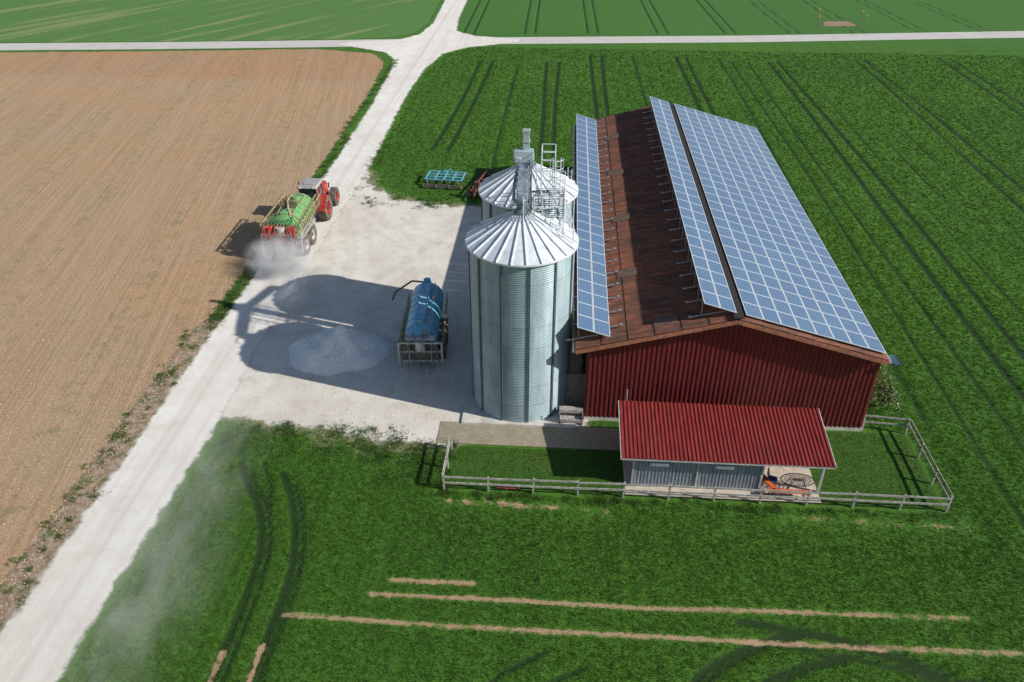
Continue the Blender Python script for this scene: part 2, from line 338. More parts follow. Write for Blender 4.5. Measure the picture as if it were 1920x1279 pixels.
# ------------------------------------------------------------------ grass blades
def tufts(name,pts,hgt,wid,cols,mat,k=4,spread=.06,label=None,cat=None,leanmax=.6,base=.6):
    n=len(pts)*k
    bp=np.repeat(pts,k,0)+rng.normal(0,spread,(n,2)); H_=np.repeat(np.broadcast_to(hgt,(len(pts),)),k)*rng.uniform(.7,1.15,n)
    Wd=np.repeat(np.broadcast_to(wid,(len(pts),)),k)*rng.uniform(.7,1.3,n)
    a=rng.uniform(0,2*np.pi,n); l=rng.uniform(.1,leanmax,n); b=a+rng.uniform(.9,2.2,n)
    v=np.zeros((n,3,3),np.float32)
    v[:,0,0]=bp[:,0]-np.cos(b)*Wd/2; v[:,0,1]=bp[:,1]-np.sin(b)*Wd/2
    v[:,1,0]=bp[:,0]+np.cos(b)*Wd/2; v[:,1,1]=bp[:,1]+np.sin(b)*Wd/2
    v[:,2,0]=bp[:,0]+np.cos(a)*l*H_; v[:,2,1]=bp[:,1]+np.sin(a)*l*H_; v[:,2,2]=H_*np.sqrt(1-l*l*.6)
    me=bpy.data.meshes.new(name); me.vertices.add(n*3); me.vertices.foreach_set('co',v.ravel())
    me.loops.add(n*3); me.loops.foreach_set('vertex_index',np.arange(n*3)); me.polygons.add(n); me.polygons.foreach_set('loop_start',np.arange(0,n*3,3))
    cc=np.array(cols); r=rng.random((n,1)); ci=cc[0]*(1-r)+cc[1]*r
    pick=rng.random(n)<.03; ci[pick]=cc[2]
    x_,y_=bp[:,0],bp[:,1]
    wob=x_+.25*np.sin(y_*.05+x_*.2)
    dr=.95+.09*np.sin(wob*3.1)*np.sin(wob*.83+1)+.06*np.sin(x_*.31+y_*.19)+.09*np.sin(wob*7.3+1.3*np.sin(wob*1.7))+.07*np.sin(wob*12.1+2*np.sin(wob*2.3))
    ci=ci*dr[:,None]
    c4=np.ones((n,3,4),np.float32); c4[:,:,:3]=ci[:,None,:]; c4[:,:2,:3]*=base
    at=me.attributes.new('col','FLOAT_COLOR','POINT'); at.data.foreach_set('color',c4.ravel())
    me.update(calc_edges=True); me.materials.append(mat)
    return link(name,me,kind='stuff',label=label,cat=cat)
t=NT('blade'); cb=t.attr('col','Color'); s1=t.bsdf(cb,.6,0,None,.3)
tl=t.n('ShaderNodeBsdfTranslucent',{'Color':cb}).outputs[0]; mx=t.n('ShaderNodeMixShader',{0:.4,1:s1,2:tl}).outputs[0]; bladem=t.done(mx)
def scatter(x0,x1,y0,y1,dens):
    n=int((x1-x0)*(y1-y0)*dens); return np.stack([rng.uniform(x0,x1,n),rng.uniform(y0,y1,n)],1)
def cropmask(q):
    x,y=q[:,0],q[:,1]; r=lambda:rng.random(len(q))
    m=(poly_sd(x,y,TRACK)<-.2-r()*.7)&(poly_sd(x,y,YARD)<-r()**2*3.0)&(poly_sd(x,y,LAWN)<-.3)&(poly_sd(x,y,ROAD)<-.6)
    m&=~((x>-6.4)&(x<17.2)&(y>31.5)&(y<70.5)); m&=x>-19.5
    m&=line_d(x,y,TR)>.16+r()*.16; m&=line_d(x,y,CV)>.12+r()*.16; m&=line_d(x,y,TW)>.03+r()*.2; m&=line_d(x,y,SOIL)>.04+r()*.26; m&=line_d(x,y,BARE)>r()**2*1.2
    return q[m]
G=[(.064,.165,.019),(.104,.232,.029),(.16,.275,.057)]
Q=[]
for y0 in np.arange(14.5,119,1.5):
    Q.append(scatter(-19,min(68,y0*.85+9),y0,y0+1.5,210*(25/max(25,y0))**2))
q=cropmask(np.concatenate(Q)); yy=np.maximum(q[:,1],22)
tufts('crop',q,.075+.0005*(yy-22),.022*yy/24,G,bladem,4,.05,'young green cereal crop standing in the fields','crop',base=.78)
lw=scatter(-5,18.8,29.2,34.7,90); lw=lw[poly_sd(lw[:,0],lw[:,1],LAWN)>.1]; lw=lw[~((lw[:,0]>3.9)&(lw[:,0]<13.3)&(lw[:,1]>29.2))]
tufts('lawn_grass',lw,.05,.025,[(.04,.12,.015),(.085,.19,.024),(.14,.23,.055)],bladem,4,.05,'short mown garden grass','grass')
def band(x0,x1,y0,y1,n,cl):
    o=[]
    for _ in range(n):
        cx,cy=rng.uniform(x0,x1),rng.uniform(y0,y1); k=int(rng.integers(3,26)); o.append(np.array([cx,cy])+rng.normal(0,cl*rng.uniform(.4,1.4),(k,2)))
    return np.concatenate(o)
vg=np.concatenate([band(-23.0,-22.2,43,54,105,.2),band(-22.9,-22.2,56,80,90,.2),band(-23.6,-22.8,80,112,75,.25),band(-24.0,-22.3,15,43,80,.16),
   band(-17.8,-8,30.8,33.4,110,.22),band(-9,-5.6,29,32.5,45,.28),band(-18.6,-17.6,64,80,30,.3),band(-17,-9,62.6,65,40,.3),band(-5.6,-5.1,28.5,33,22,.15),band(-5,19,28.4,28.9,60,.14),band(16.9,18,35,60,50,.3)])
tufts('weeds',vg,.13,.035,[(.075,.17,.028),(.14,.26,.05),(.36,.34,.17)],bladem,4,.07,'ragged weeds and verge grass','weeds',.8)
def blob(mb,c,r,mi=0):
    dirs=[(1,0,0),(-1,0,0),(0,1,0),(0,-1,0),(0,0,1),(0,0,-1)]
    V=[Vector(c)+Vector(d)*r*random.uniform(.6,1.2) for d in dirs]
    mb.add(V,[(0,2,4),(2,1,4),(1,3,4),(3,0,4),(2,0,5),(1,2,5),(3,1,5),(0,3,5)],mi)
soilm=simple('clod_soil',(.48,.35,.24),.95,0,.3,6)
mb=MB()
for _ in range(7500):
    y=random.uniform(17,58); x=-23.2+random.gauss(0,.45) if random.random()<.25 else random.uniform(-50,-22.8); r=random.uniform(.015,.05); blob(mb,(x,y,r*.3),r)
P('soil_clods',mb,soilm,smooth=False,kind='stuff')
stm=simple('stone',(.66,.61,.53),.95,0,.35,6)
mb=MB()
for _ in range(7000):
    x=random.uniform(-18.5,-5);y=34.2+27*random.random()**1.3; r=random.uniform(.012,.045); blob(mb,(x,y,r*.4),r)
P('loose_stones',mb,stm,smooth=False,kind='stuff')
# gravel heap
xs=np.linspace(-3.6,3.6,120); ys=np.linspace(-3.3,3.3,110); X,Y=np.meshgrid(xs,ys)
ang=np.arctan2(Y,X); rr=np.hypot(X/(3.0+.3*np.sin(2*ang+1)+.15*np.sin(5*ang)+.1*np.sin(9*ang)),Y/(2.5+.2*np.cos(3*ang)+.1*np.cos(8*ang)))
nz=rng.normal(0,1,X.shape); nz=(nz+np.roll(nz,1,0)+np.roll(nz,1,1)+np.roll(nz,-1,0))/4
lump=.25*np.sin(X*2.1+.5)*np.cos(Y*1.9)+.18*np.sin(X*4.3)*np.sin(Y*3.7+1)
Z=np.clip(1-rr,0,1)**.9*(1.7+lump)+nz*.035*(rr<1.0)-.02
gh=simple('heap_gravel',(.85,.83,.80),.95,0,.1,7,None,.3,.5)
me=grid_mesh('gravel_heap',xs,ys,Z,{},rr<1.12); me.materials.append(gh)
link('gravel_heap',me,None,(-13.5,40.6,.02),label='pale heap of crushed limestone gravel on the yard',cat='gravel heap')
mb=MB()
for _ in range(1000):
    a=random.uniform(0,6.28); d=abs(random.gauss(0,.2))+.94; r=random.uniform(.015,.05); blob(mb,(-13.5+2.95*d*math.cos(a),40.6+2.45*d*math.sin(a),.02),r)
P('scattered_gravel',mb,gh,smooth=False,kind='stuff')
# ------------------------------------------------------------------ barn
def corr_mat(name,col,rough,dirt,amt,metal=0,vs=(1,1,1),stain=None):
    t=NT(name); p=t.pos(); a=t.noise(t.mapp(p,vs),3,6,.65)
    c=t.mix(t.rng(a,.3,.7),tuple(x*.7 for x in col),tuple(x*1.25 for x in col))
    b=t.noise(t.mapp(p,vs),.9,8,.75); c=t.mix(t.math('MULTIPLY',t.rng(b,.48,.68),amt),c,dirt)
    if stain:
        s_=t.noise(t.mapp(p,(.25,3.5,1)),1,6,.7); c=t.mix(t.math('MULTIPLY',t.rng(s_,.45,.6),.8),c,stain)
        s2=t.noise(p,12,5,.75); c=t.mix(t.math('MULTIPLY',t.rng(s2,.56,.68),.45),c,(.30,.23,.17))
        s3=t.noise(p,.6,6,.75); c=t.mix(t.math('MULTIPLY',t.rng(s3,.46,.62),.6),c,(.07,.05,.042))
    return t.done(t.bsdf(c,rough,metal,None,.4))
redwall=corr_mat('red_sheet',(.175,.024,.024),.5,(.11,.032,.026),.4,0,(3,3,.3))
redroof=corr_mat('red_roof_sheet',(.25,.032,.028),.45,(.18,.055,.04),.5,0,(3,.3,1))
rust=corr_mat('weathered_fibre_cement',(.26,.095,.055),.85,(.12,.075,.055),.6,0,(.4,2,1),(.10,.052,.038))
rust2=corr_mat('red_brown_trim',(.38,.15,.09),.7,(.2,.12,.08),.5)
alu=simple('aluminium',(.62,.64,.66),.4,.6,.1)
dark=simple('dark_gap',(.03,.025,.022),.8)
BX=8.95
barn=empty('barn',(BX,34.9,0),'red corrugated barn with rusty roof and solar panels','barn')
def bz(x): return 7.2-abs(x)*.272
WL,WR=1.7-BX,16.68-BX
EL,ER=-7.95,7.8
def corr_wall(x0,x1,pitch,dep,ztop,zb,side='y',yo=0,flip=1):
    mb=MB(); V=[]; x=x0; pr=[(0,0),(.18,0),(.3,1),(.7,1),(.82,0)]; pts=[]
    while x<x1:
        for u,d in pr:
            xx=x+u*pitch
            if xx<=x1: pts.append((xx,d*dep))
        x+=pitch
    pts.append((x1,0))
    for xx,d in pts:
        for z in(zb,ztop(xx)):
            V.append((xx,yo-d*flip,z) if side=='y' else (yo+d*flip,xx,z))
    F=[(2*i,2*i+2,2*i+3,2*i+1) for i in range(len(pts)-1)]
    mb.add(V,F); return mb
wt=lambda x:bz(x)-.16
P('wall',corr_wall(WL,WR,.25,.05,wt,.25),redwall,barn,smooth=False)
P('wall',corr_wall(WL,WR,.25,.05,wt,.25),redwall,barn,(0,35,0),smooth=False)
P('wall',corr_wall(0,35,.25,.05,lambda y:wt(WL),.25,'x',WL,-1),redwall,barn,smooth=False)
P('wall',corr_wall(0,35,.25,.05,lambda y:wt(WR),.25,'x',WR,1),redwall,barn,smooth=False)
P('plinth',MB().box(((WL+WR)/2,17.5,.12),(WR-WL+.06,35.06,.27)),conc,barn)
def roof(sgn,Wd):
    mb=MB(); y0,y1=-.62,35.6; pitch=.177; n=int((y1-y0)/pitch*4); cols=n+1; V=[]
    xsr=[];k=6
    for i in range(k):
        xsr.append((Wd*i/k,.0 if i else 0)); xsr.append((Wd*(i+1)/k,.035))
    jit=[random.uniform(-.008,.008) for _ in range(cols//20+2)]
    for x,dz in xsr:
        for j in range(cols):
            y=y0+(y1-y0)*j/n; V.append((sgn*x,y,bz(x)+dz-.035+jit[j//20]+.03*math.cos(2*math.pi*(y-y0)/pitch)))
    F=[]
    for r in range(len(xsr)-1):
        for j in range(n):
            a=r*cols+j; q=(a,a+1,a+cols+1,a+cols); F.append(q if sgn<0 else q[::-1])
    mb.add(V,F); return mb
P('roof',roof(-1,-EL),rust,barn,smooth=True); P('roof',roof(1,ER),rust,barn,smooth=True)
for s,e_ in((-1,-EL),(1,ER)):
    for yy in(-.6,35.58):
        P('verge_board',MB().bar((0,yy,bz(0)-.17),(s*e_,yy,bz(e_)-.17),.05,.22),rust2,barn)
    P('eave_board',MB().bar((s*(e_+.01),-.6,bz(e_)-.12),(s*(e_+.01),35.6,bz(e_)-.12),.05,.16),rust2,barn)
    P('soffit',MB().bar((0,-.3,bz(0)-.14),(s*e_,-.3,bz(e_)-.14),.5,.03),rust2,barn)
    P('gutter',MB().cyl((s*(e_+.1),-.6,bz(e_)-.14),(s*(e_+.1),35.6,bz(e_)-.14),.07,n=8),alu,barn)
mb=MB()
for i in range(36):
    y=-.6+i*1.0
    mb.bar((0.05,y,bz(0)+.05),(0.05,y+1.04,bz(0)+.065),.5,.05)
P('ridge_cap',mb,dark,barn)
tim=simple('old_timber',(.2,.13,.08),.85)
rm=MB().box((0,0,0),(.1,.55,.14)).mesh('rafter_end',[tim],False)
for i in range(9):
    x=7.0*(i/8*2-1); link('rafter_end',rm,barn,(x,-.3,bz(x)-.3))
rl=simple('rooflight_sheet',(.14,.09,.065),.75,0,.3,3)
def rlmesh():
    mb=MB(); V=[]; n=24
    for j in range(n+1):
        y=-.45+.9*j/n; z=.03*math.cos(2*math.pi*y/.177)
        V+= [(-.6,y,-.6*.272+z),(.6,y,.6*.272+z)]
    mb.add(V,[(2*j,2*j+2,2*j+3,2*j+1) for j in range(n)]); return mb.mesh('rooflight',[rl],True)
lm=rlmesh()
for (x,y) in((-5.0,6.5),(-5.0,14),(-5.0,22),(-5.0,30),(-3.4,.6)):
    y=-.62+round((y+.62)/.177)*.177
    link('rooflight',lm,barn,(x,y,bz(x)+.012))
# solar panels
t=NT('solar_cells'); uv=t.n('ShaderNodeUVMap').outputs[0]
sp=t.n('ShaderNodeSeparateXYZ',{0:uv}); 
def gridl(v,k,wd):
    f=t.math('FRACT',t.math('MULTIPLY',v,k)); e=t.math('ABSOLUTE',t.math('SUBTRACT',f,.5)); return t.rng(e,.5-wd,.5-wd*.6)
g=t.math('MAXIMUM',gridl(sp.outputs[0],6,.05),gridl(sp.outputs[1],8,.05))
pp=t.pos(); vc=t.noise(pp,6,3); rnd=t.n('ShaderNodeObjectInfo').outputs['Random']
c=t.mix(vc,(.07,.14,.26),(.10,.18,.31)); c=t.mix(rnd,c,t.mul(c,(1.2,1.15,1.1))); c=t.mix(t.math('MULTIPLY',g,.6),c,(.40,.46,.52))
cell=t.done(t.bsdf(c,.3,0,None,.9,.6))
frame=simple('panel_frame',(.78,.8,.82),.35,.3,.05)
def panel_mesh(w,l,mb=None,T=None,uvs=None):
    own=mb is None
    if own: mb=MB(); uvs=[]
    f=.035; hx,hy=w/2-.01,l/2-.01; ix,iy=hx-f,hy-f
    V=[(-hx,-hy,.04),(hx,-hy,.04),(hx,hy,.04),(-hx,hy,.04),(-ix,-iy,.04),(ix,-iy,.04),(ix,iy,.04),(-ix,iy,.04),(-hx,-hy,0),(hx,-hy,0),(hx,hy,0),(-hx,hy,0)]
    if T: V=[T@Vector(v) for v in V]
    mb.add(V,[(4,5,6,7)],0); uvs.append([(0,0),(1,0),(1,1),(0,1)])
    F=[(0,1,5,4),(1,2,6,5),(2,3,7,6),(3,0,4,7),(8,9,1,0),(9,10,2,1),(10,11,3,2),(11,8,0,3),(11,10,9,8)]
    mb.add(V,F,1); uvs+= [[(0,0)]*4]*9
    if own: return fin(mb,uvs)
    return None
def fin(mb,uvs):
    me=mb.mesh('solar_panel',[cell,frame],False); ul=me.uv_layers.new(name='UVMap'); ul.data.foreach_set('uv',[a for f in uvs for p_ in f for a in p_]); return me
arr=link('solar_array',None,barn)
SL=math.atan(.272)
jobs=[]
nr=8; wR=(ER-.05-.42)/math.cos(SL)/nr; lR=35.1/27
for j in range(27):
    for i in range(nr):
        sx=.42+(i+.5)*wR*math.cos(SL); jobs.append(('R',wR,lR,Matrix.Translation((sx,-.2+(j+.5)*lR,bz(sx)+.12))@Matrix.Rotation(SL,4,'Y'),j))
TL=R(16.5)
UX,UZ=-.05,7.3; LX,LZ=-6.2,bz(6.2)+.1
def strip(xr,zr,tag,wtot):
    wS=wtot/2
    for j in range(27):
        for i in range(2):
            d=(i+.5)*wS; jobs.append((tag,wS,lR,Matrix.Translation((xr-d*math.cos(TL),-.2+(j+.5)*lR,zr+d*math.sin(TL)))@Matrix.Rotation(TL,4,'Y'),j))
strip(UX,UZ,'U',1.75); strip(LX,LZ,'L',1.8)
pm={}
rest=MB(); ru=[]
for tag,w_,l_,M,j in jobs:
    lim=8 if tag=='R' else 9
    if j<lim:
        k=round(w_,3)
        if k not in pm: pm[k]=panel_mesh(w_,l_)
        o=link('solar_panel',pm[k],arr); o.matrix_local=M
    else: panel_mesh(w_,l_,rest,M,ru)
link('solar_panel',fin(rest,ru),arr,kind='stuff')
def bracket(xr,zr):
    xe=xr-1.78*math.cos(TL); ze=zr+1.78*math.sin(TL)
    mb=MB(); b0=bz(xr)
    f=lambda x,dz:(x-xr,0,bz(x)+dz-b0)
    mb.bar(f(xr+.1,.07),f(xe-.45,.08),.05,.05); mb.bar(f(xe+.1,.06),(xe+.05-xr,0,ze-.03-b0),.045,.045); mb.bar((0,0,zr-.03-b0),(xe-xr,0,ze-.03-b0),.045,.045)
    mb.box(f(xe-.45,.1),(.16,.1,.08)); return mb.mesh('panel_bracket',[alu],False),b0
bm,b0=bracket(UX,UZ); bm2,b02=bracket(LX,LZ)
bm3=MB().bar((-.3,0,.0),(.3,0,.163),.05,.05).box((.3,0,.18),(.16,.1,.08)).mesh('panel_bracket',[alu],False)
for j in range(24):
    y=.3+j*35/24
    link('panel_bracket',bm,arr,(UX,y,b0)); link('panel_bracket',bm2,arr,(LX,y,b02)); link('panel_bracket',bm3,arr,(LX+.3,y+.4,bz(LX+.3)+.08))
dish=empty('satellite_dish',(17.15,35.0,4.5),'small dark blue satellite dish on the barn eave corner','satellite dish')
P('reflector',MB().lathe([(.02,0),(.2,.03),(.34,.09),(.38,.13)],n=24),simple('dish_paint',(.04,.07,.11),.7,spec=.2),dish,(0.1,-.1,.1),(20,0,60))
P('arm',MB().tube([(-.4,0,-.15),(0,0,-.15),(.05,-.05,.1),(.3,-.35,.2)],.02),alu,dish)
# ------------------------------------------------------------------ silos
def galv(name,lo,hi,metal,rough):
    t=NT(name); p=t.pos(); a=t.noise(t.mapp(p,(1,1,.25)),2.2,6,.65)
    c=t.mix(t.rng(a,.3,.7),lo,hi); c=t.mix(t.math('MULTIPLY',t.rng(t.noise(t.mapp(p,(3,3,.15)),1.5,5),.5,.68),.35),c,tuple(x*.72 for x in lo))
    sp=t.n('ShaderNodeSeparateXYZ',{0:p}); z=sp.outputs[2]
    an=t.math('ARCTAN2',sp.outputs[1],sp.outputs[0]); seg_=t.math('FLOOR',t.math('DIVIDE',t.math('ADD',an,R(79)),R(30)))
    ring=t.math('FLOOR',t.math('DIVIDE',z,1.24))
    wn=t.n('ShaderNodeTexWhiteNoise',{0:t.n('ShaderNodeCombineXYZ',{0:seg_,1:t.math('MULTIPLY',ring,.0)}).outputs[0]},noise_dimensions='3D').outputs[0]
    wn2=t.n('ShaderNodeTexWhiteNoise',{0:t.n('ShaderNodeCombineXYZ',{0:seg_,1:ring}).outputs[0]},noise_dimensions='3D').outputs[0]
    v=t.math('ADD',t.math('MULTIPLY',wn,.28),t.math('ADD',t.math('MULTIPLY',wn2,.12),.78))
    c=t.mul(c,t.n('ShaderNodeCombineXYZ',{0:v,1:v,2:v}).outputs[0])
    fr=t.math('FRACT',t.math('DIVIDE',z,1.24)); c=t.mix(t.math('MULTIPLY',t.rng(t.math('ABSOLUTE',t.math('SUBTRACT',fr,.5)),.47,.5),.4),c,(.12,.15,.16))
    return t.done(t.bsdf(c,rough,metal,None,.5))
galvm=galv('galvanised_wall',(.29,.385,.415),(.43,.53,.56),.25,.42)
galvr=simple('galvanised_roof',(.74,.78,.81),.42,.15,.08,3,(.54,.57,.59),.3)
galvd=simple('galvanised_dark',(.16,.20,.22),.5,.4,.15)
RW=2.7
prof=[(RW,.1)]
nc=98
for i in range(nc*4+1): prof.append((RW+.018*math.cos(math.pi*i/2),.12+9.86*i/(nc*4)))
mwall=MB().lathe(prof,n=84).mesh('silo_wall',[galvm],True,80)
stf=MB().box((.01,0,5.05),(.04,.09,9.8)).box((.03,.04,5.05),(.04,.015,9.8)).box((.03,-.04,5.05),(.04,.015,9.8)).mesh('stiffener',[galvd],False)
mb=MB(); NR=24; RR=2.9; ze,za=9.93,11.35
n=NR*4
V=[(RR*math.cos(2*math.pi*i/n),RR*math.sin(2*math.pi*i/n),ze) for i in range(n)]+[(.42*math.cos(2*math.pi*i/n),.42*math.sin(2*math.pi*i/n),za) for i in range(n)]+[(RR*math.cos(2*math.pi*i/n),RR*math.sin(2*math.pi*i/n),ze-.09) for i in range(n)]+[(2.6*math.cos(2*math.pi*i/n),2.6*math.sin(2*math.pi*i/n),ze-.06) for i in range(n)]
F=[(i,(i+1)%n,n+(i+1)%n,n+i) for i in range(n)]+[(2*n+i,2*n+(i+1)%n,(i+1)%n,i) for i in range(n)]+[(3*n+i,3*n+(i+1)%n,2*n+(i+1)%n,2*n+i) for i in range(n)]
mb.add(V,F)
for k in range(NR):
    a=2*math.pi*(k+.5)/NR; ca,sa=math.cos(a),math.sin(a)
    mb.bar((RR*ca,RR*sa,ze+.03),(.42*ca,.42*sa,za+.03),.04,.11)
mroof=mb.mesh('silo_roof',[galvr],True,30)
mcap=MB().lathe([(.43,11.3),(.45,11.36),(.45,11.5),(.3,11.62),(.2,11.66),(.2,11.9),(.001,11.9)],n=20).mesh('silo_cap',[galvd])
def silo(y,lab):
    e=empty('grain_silo',(-1.94,y,0),lab,'silo',group='grain silos beside the barn')
    link('wall',mwall,e); link('roof',mroof,e); link('roof_cap',mcap,e)
    for k in range(12):
        a=R(-90+11+k*30); link('stiffener',stf,e,(RW*math.cos(a)+.02*math.cos(a),RW*math.sin(a)+.02*math.sin(a),0),(0,0,math.degrees(a)))
    mb=MB()
    a=R(35); ca,sa=math.cos(a),math.sin(a)
    for s in(-.2,.2):
        px,py=(RW+.2)*ca-s*sa,(RW+.2)*sa+s*ca; mb.cyl((px,py,.3),(px,py,10.6),.02,n=6)
    for i in range(34):
        z=.5+i*.3; mb.cyl(((RW+.2)*ca+.2*sa,(RW+.2)*sa-.2*ca,z),((RW+.2)*ca-.2*sa,(RW+.2)*sa+.2*ca,z),.014,n=5)
    P('ladder',mb,galvr,e)
    return e
silo(36.95,'galvanised corrugated grain silo with ribbed cone roof by the lawn')
silo(43.55,'galvanised corrugated grain silo with ribbed cone roof by the elevator')
el=empty('bucket_elevator',(-2.05,40.25,0),'galvanised bucket elevator with spouts to both silo tops','grain elevator')
hm=simple('elevator_sheet',(.46,.54,.59),.42,.3,.12,3)
mb=MB().box((-.22,0,6.6),(.26,.34,13)).box((.22,0,6.6),(.26,.34,13))
for z in(2,4,6,8,10,12): mb.box((-.22,0,z),(.32,.4,.05)).box((.22,0,z),(.32,.4,.05))
P('leg',mb,hm,el)
P('head',MB().box((0,0,13.15),(1.1,.62,.6),taper=(.92,.9)).box((0,0,12.8),(.8,.5,.25)).box((-.3,-.32,13.0),(.3,.1,.3)),hm,el,bevel=.02)
P('motor',MB().box((.12,.1,13.95),(.34,.28,1.1)).box((.12,.1,13.9),(.4,.36,.06)).box((.12,.1,14.45),(.4,.34,.12)),hm,el,bevel=.01)
spm=simple('spout_sheet',(.34,.41,.46),.4,.4)
mb=MB().bar((0,-.1,12.65),(.05,-2.75,12.2),.5,.3).box((.1,-3.0,12.05),(.5,.45,.55)).cyl((.1,-3.2,11.75),(.1,-3.2,12.1),.22)
for k in range(4): mb.bar((-.28,-.4-k*.6,12.62-k*.1),(.3,-.4-k*.6,12.62-k*.1),.06,.34)
P('spout',mb,spm,el,bevel=.01)
P('spout',MB().bar((0,.1,12.65),(.1,2.95,12.15),.42,.3).box((.1,3.1,12.0),(.45,.4,.5)).cyl((.1,3.25,11.8),(.1,3.25,12.2),.18),spm,el,bevel=.01)
P('inlet_pipe',MB().tube([(-.3,-.25,12.7),(-.4,-1.6,12.2),(-.35,-2.9,11.9),(-.1,-3.2,11.75)],.08),spm,el)
P('cable',MB().tube([(.3,-.3,13),(.45,-1.6,12.2),(.4,-3.0,11.9),(.6,-3.6,11.5),(1.5,-3.8,11.0)],.022,6),simple('black_cable',(.02,.02,.02),.6),el)
mb=MB()
for a,b in(((-.35,.2,0),(-.35,.2,12.6)),((.4,.2,0),(.4,.2,12.6))): mb.bar(a,b,.06,.06)
for z in range(1,12): mb.bar((-.35,.2,z),(.4,.2,z+1),.03,.03)
P('brace',mb,galvd,el)
pl=empty('service_platform',(-1.0,39.3,10.9),'pale railed catwalk and caged ladder above the silo roofs','platform')
mb=MB()
for i in range(15): mb.box((.35,-1.75+i*.25,0),(1.5,.035,.04))
for x in(-.4,.35,1.1): mb.box((x,0,-.03),(.05,3.6,.07))
for s in(-1.7,1.7): mb.bar((.35,s,-.07),(-.9,s,-.07),.06,.1)
for x in(-.3,1.0):
    for y in(-1.6,1.6): mb.bar((x,y,0),(x*.8,y*1.0,-.9),.05,.05)
P('deck',mb,galvd,pl)
mb=MB()
for z in(.1,.58,1.1):
    mb.tube([(-.4,-1.8,z),(1.15,-1.8,z),(1.15,1.8,z),(-.4,1.8,z)],.026,6)
for x,y in((-.4,-1.8),(.05,-1.8),(.6,-1.8),(1.15,-1.8),(1.15,-1.2),(1.15,-.6),(1.15,0),(1.15,.6),(1.15,1.2),(1.15,1.8),(.35,1.8),(-.4,1.8)): mb.cyl((x,y,0),(x,y,1.1),.026,n=6)
for s in(0,.55):
    mb.tube([(-.3-s,-1.8,1.05),(-.35-s,-2.6,1.4),(-.3-s,-3.1,1.3),(-.3-s,-3.1,.35)],.026,6); mb.tube([(-.3-s,-1.8,.5),(-.35-s,-2.6,.9),(-.3-s,-3.1,.8)],.022,6)
    mb.cyl((-.35-s,-2.5,.2),(-.35-s,-2.5,1.38),.022,n=6)
for s in(0,.5):
    mb.tube([(1.15-s,-1.8,1.1),(1.45-s,-2.4,.6),(1.65-s,-3.0,.1),(1.65-s,-3.0,-.8)],.026,6); mb.tube([(1.15-s,-1.8,.55),(1.45-s,-2.4,.1),(1.65-s,-3.0,-.35)],.022,6)
    mb.cyl((1.45-s,-2.4,-.5),(1.45-s,-2.4,.6),.022,n=6)
for z in(1.9,2.35,2.8): mb.tube([(-.1,.1,z),(.6,.1,z),(.6,1.2,z),(-.1,1.2,z),(-.1,.1,z)],.024,6)
for x,y in((-.1,.1),(.6,.1),(.6,1.2),(-.1,1.2)): mb.cyl((x,y,0),(x,y,2.8),.026,n=6)
mb.bar((.6,.1,0),(.6,1.2,1.9),.026).bar((.6,1.2,0),(.6,.1,1.9),.026).bar((-.1,.1,0),(.6,.1,1.9),.026).bar((.6,.1,0),(-.1,.1,1.9),.026)
P('railing',mb,simple('pale_rail',(.68,.71,.73),.4,.25),pl)
mb=MB()
for s in(-.2,.2): mb.cyl((.7+s,-.5,0),(.7+s,-.5,2.7),.026,n=6)
for i in range(9): mb.cyl((.5,-.5,.2+i*.29),(.9,-.5,.2+i*.29),.018,n=5)
for k in range(5):
    z=.9+k*.44; mb.tube([(.7+.34*math.cos(a),-.5-.42*math.sin(a),z) for a in np.linspace(0,math.pi,7)],.018,5)
for a in np.linspace(.3,math.pi-.3,3): mb.cyl((.7+.34*math.cos(a),-.5-.42*math.sin(a),.9),(.7+.34*math.cos(a),-.5-.42*math.sin(a),2.66),.014,n=5)
P('caged_ladder',mb,simple('pale_ladder',(.66,.69,.71),.4,.25),pl)
# ------------------------------------------------------------------ shed
wood=simple('weathered_wood',(.27,.23,.19),.9,0,.3,5,(.15,.13,.1),.3)
woodl=simple('grey_fence_wood',(.42,.40,.37),.9,0,.28,6,(.26,.23,.19),.4)
shed=empty('garden_shed',(3.3,29.4,0),'small shed with red corrugated roof and grey ribbed walls','shed')
mb=MB(); pitch=.2; nP=51; V=[];pr=[(0,0),(.25,0),(.38,1),(.62,1),(.75,0)]; pts=[]
for k in range(nP):
    for u,d in pr: pts.append(((k+u)*pitch,d*.045))
pts.append((nP*pitch,0))
for x,d in pts: V+= [(x,0,2.12+d),(x,3.85,2.66+d)]
mb.add(V,[(2*i,2*i+2,2*i+3,2*i+1) for i in range(len(pts)-1)])
P('roof',mb,redroof,shed,smooth=False)
tp_=simple('trim_pale',(.5,.48,.45),.6)
P('roof_edge',MB().box((5.1,.03,2.06),(10.2,.04,.09)),tp_,shed); P('roof_edge',MB().box((5.1,3.84,2.6),(10.2,.04,.1)),tp_,shed)
P('roof_edge',MB().bar((.02,0,2.09),(.02,3.85,2.63),.04,.1),tp_,shed); P('roof_edge',MB().bar((10.19,0,2.09),(10.19,3.85,2.63),.04,.1),tp_,shed)
gw=corr_mat('grey_blue_sheet',(.24,.28,.33),.5,(.14,.15,.16),.4,0,(3,3,.4))
P('wall',corr_wall(.75,3.78,.17,.03,lambda x:2.1,.06,'y',.45),gw,shed,smooth=False)
P('wall',corr_wall(3.9,6.9,.17,.03,lambda x:2.1,.06,'y',.45),gw,shed,smooth=False)
P('wall',corr_wall(.75,6.9,.17,.03,lambda x:2.58,.06,'y',3.6),gw,shed,smooth=False)
for x in(.72,6.92):
    P('side_wall',MB().add([(x,.45,.06),(x,3.6,.06),(x,3.6,2.58),(x,.45,2.14)],[(0,1,2,3)]),wood,shed,smooth=False)
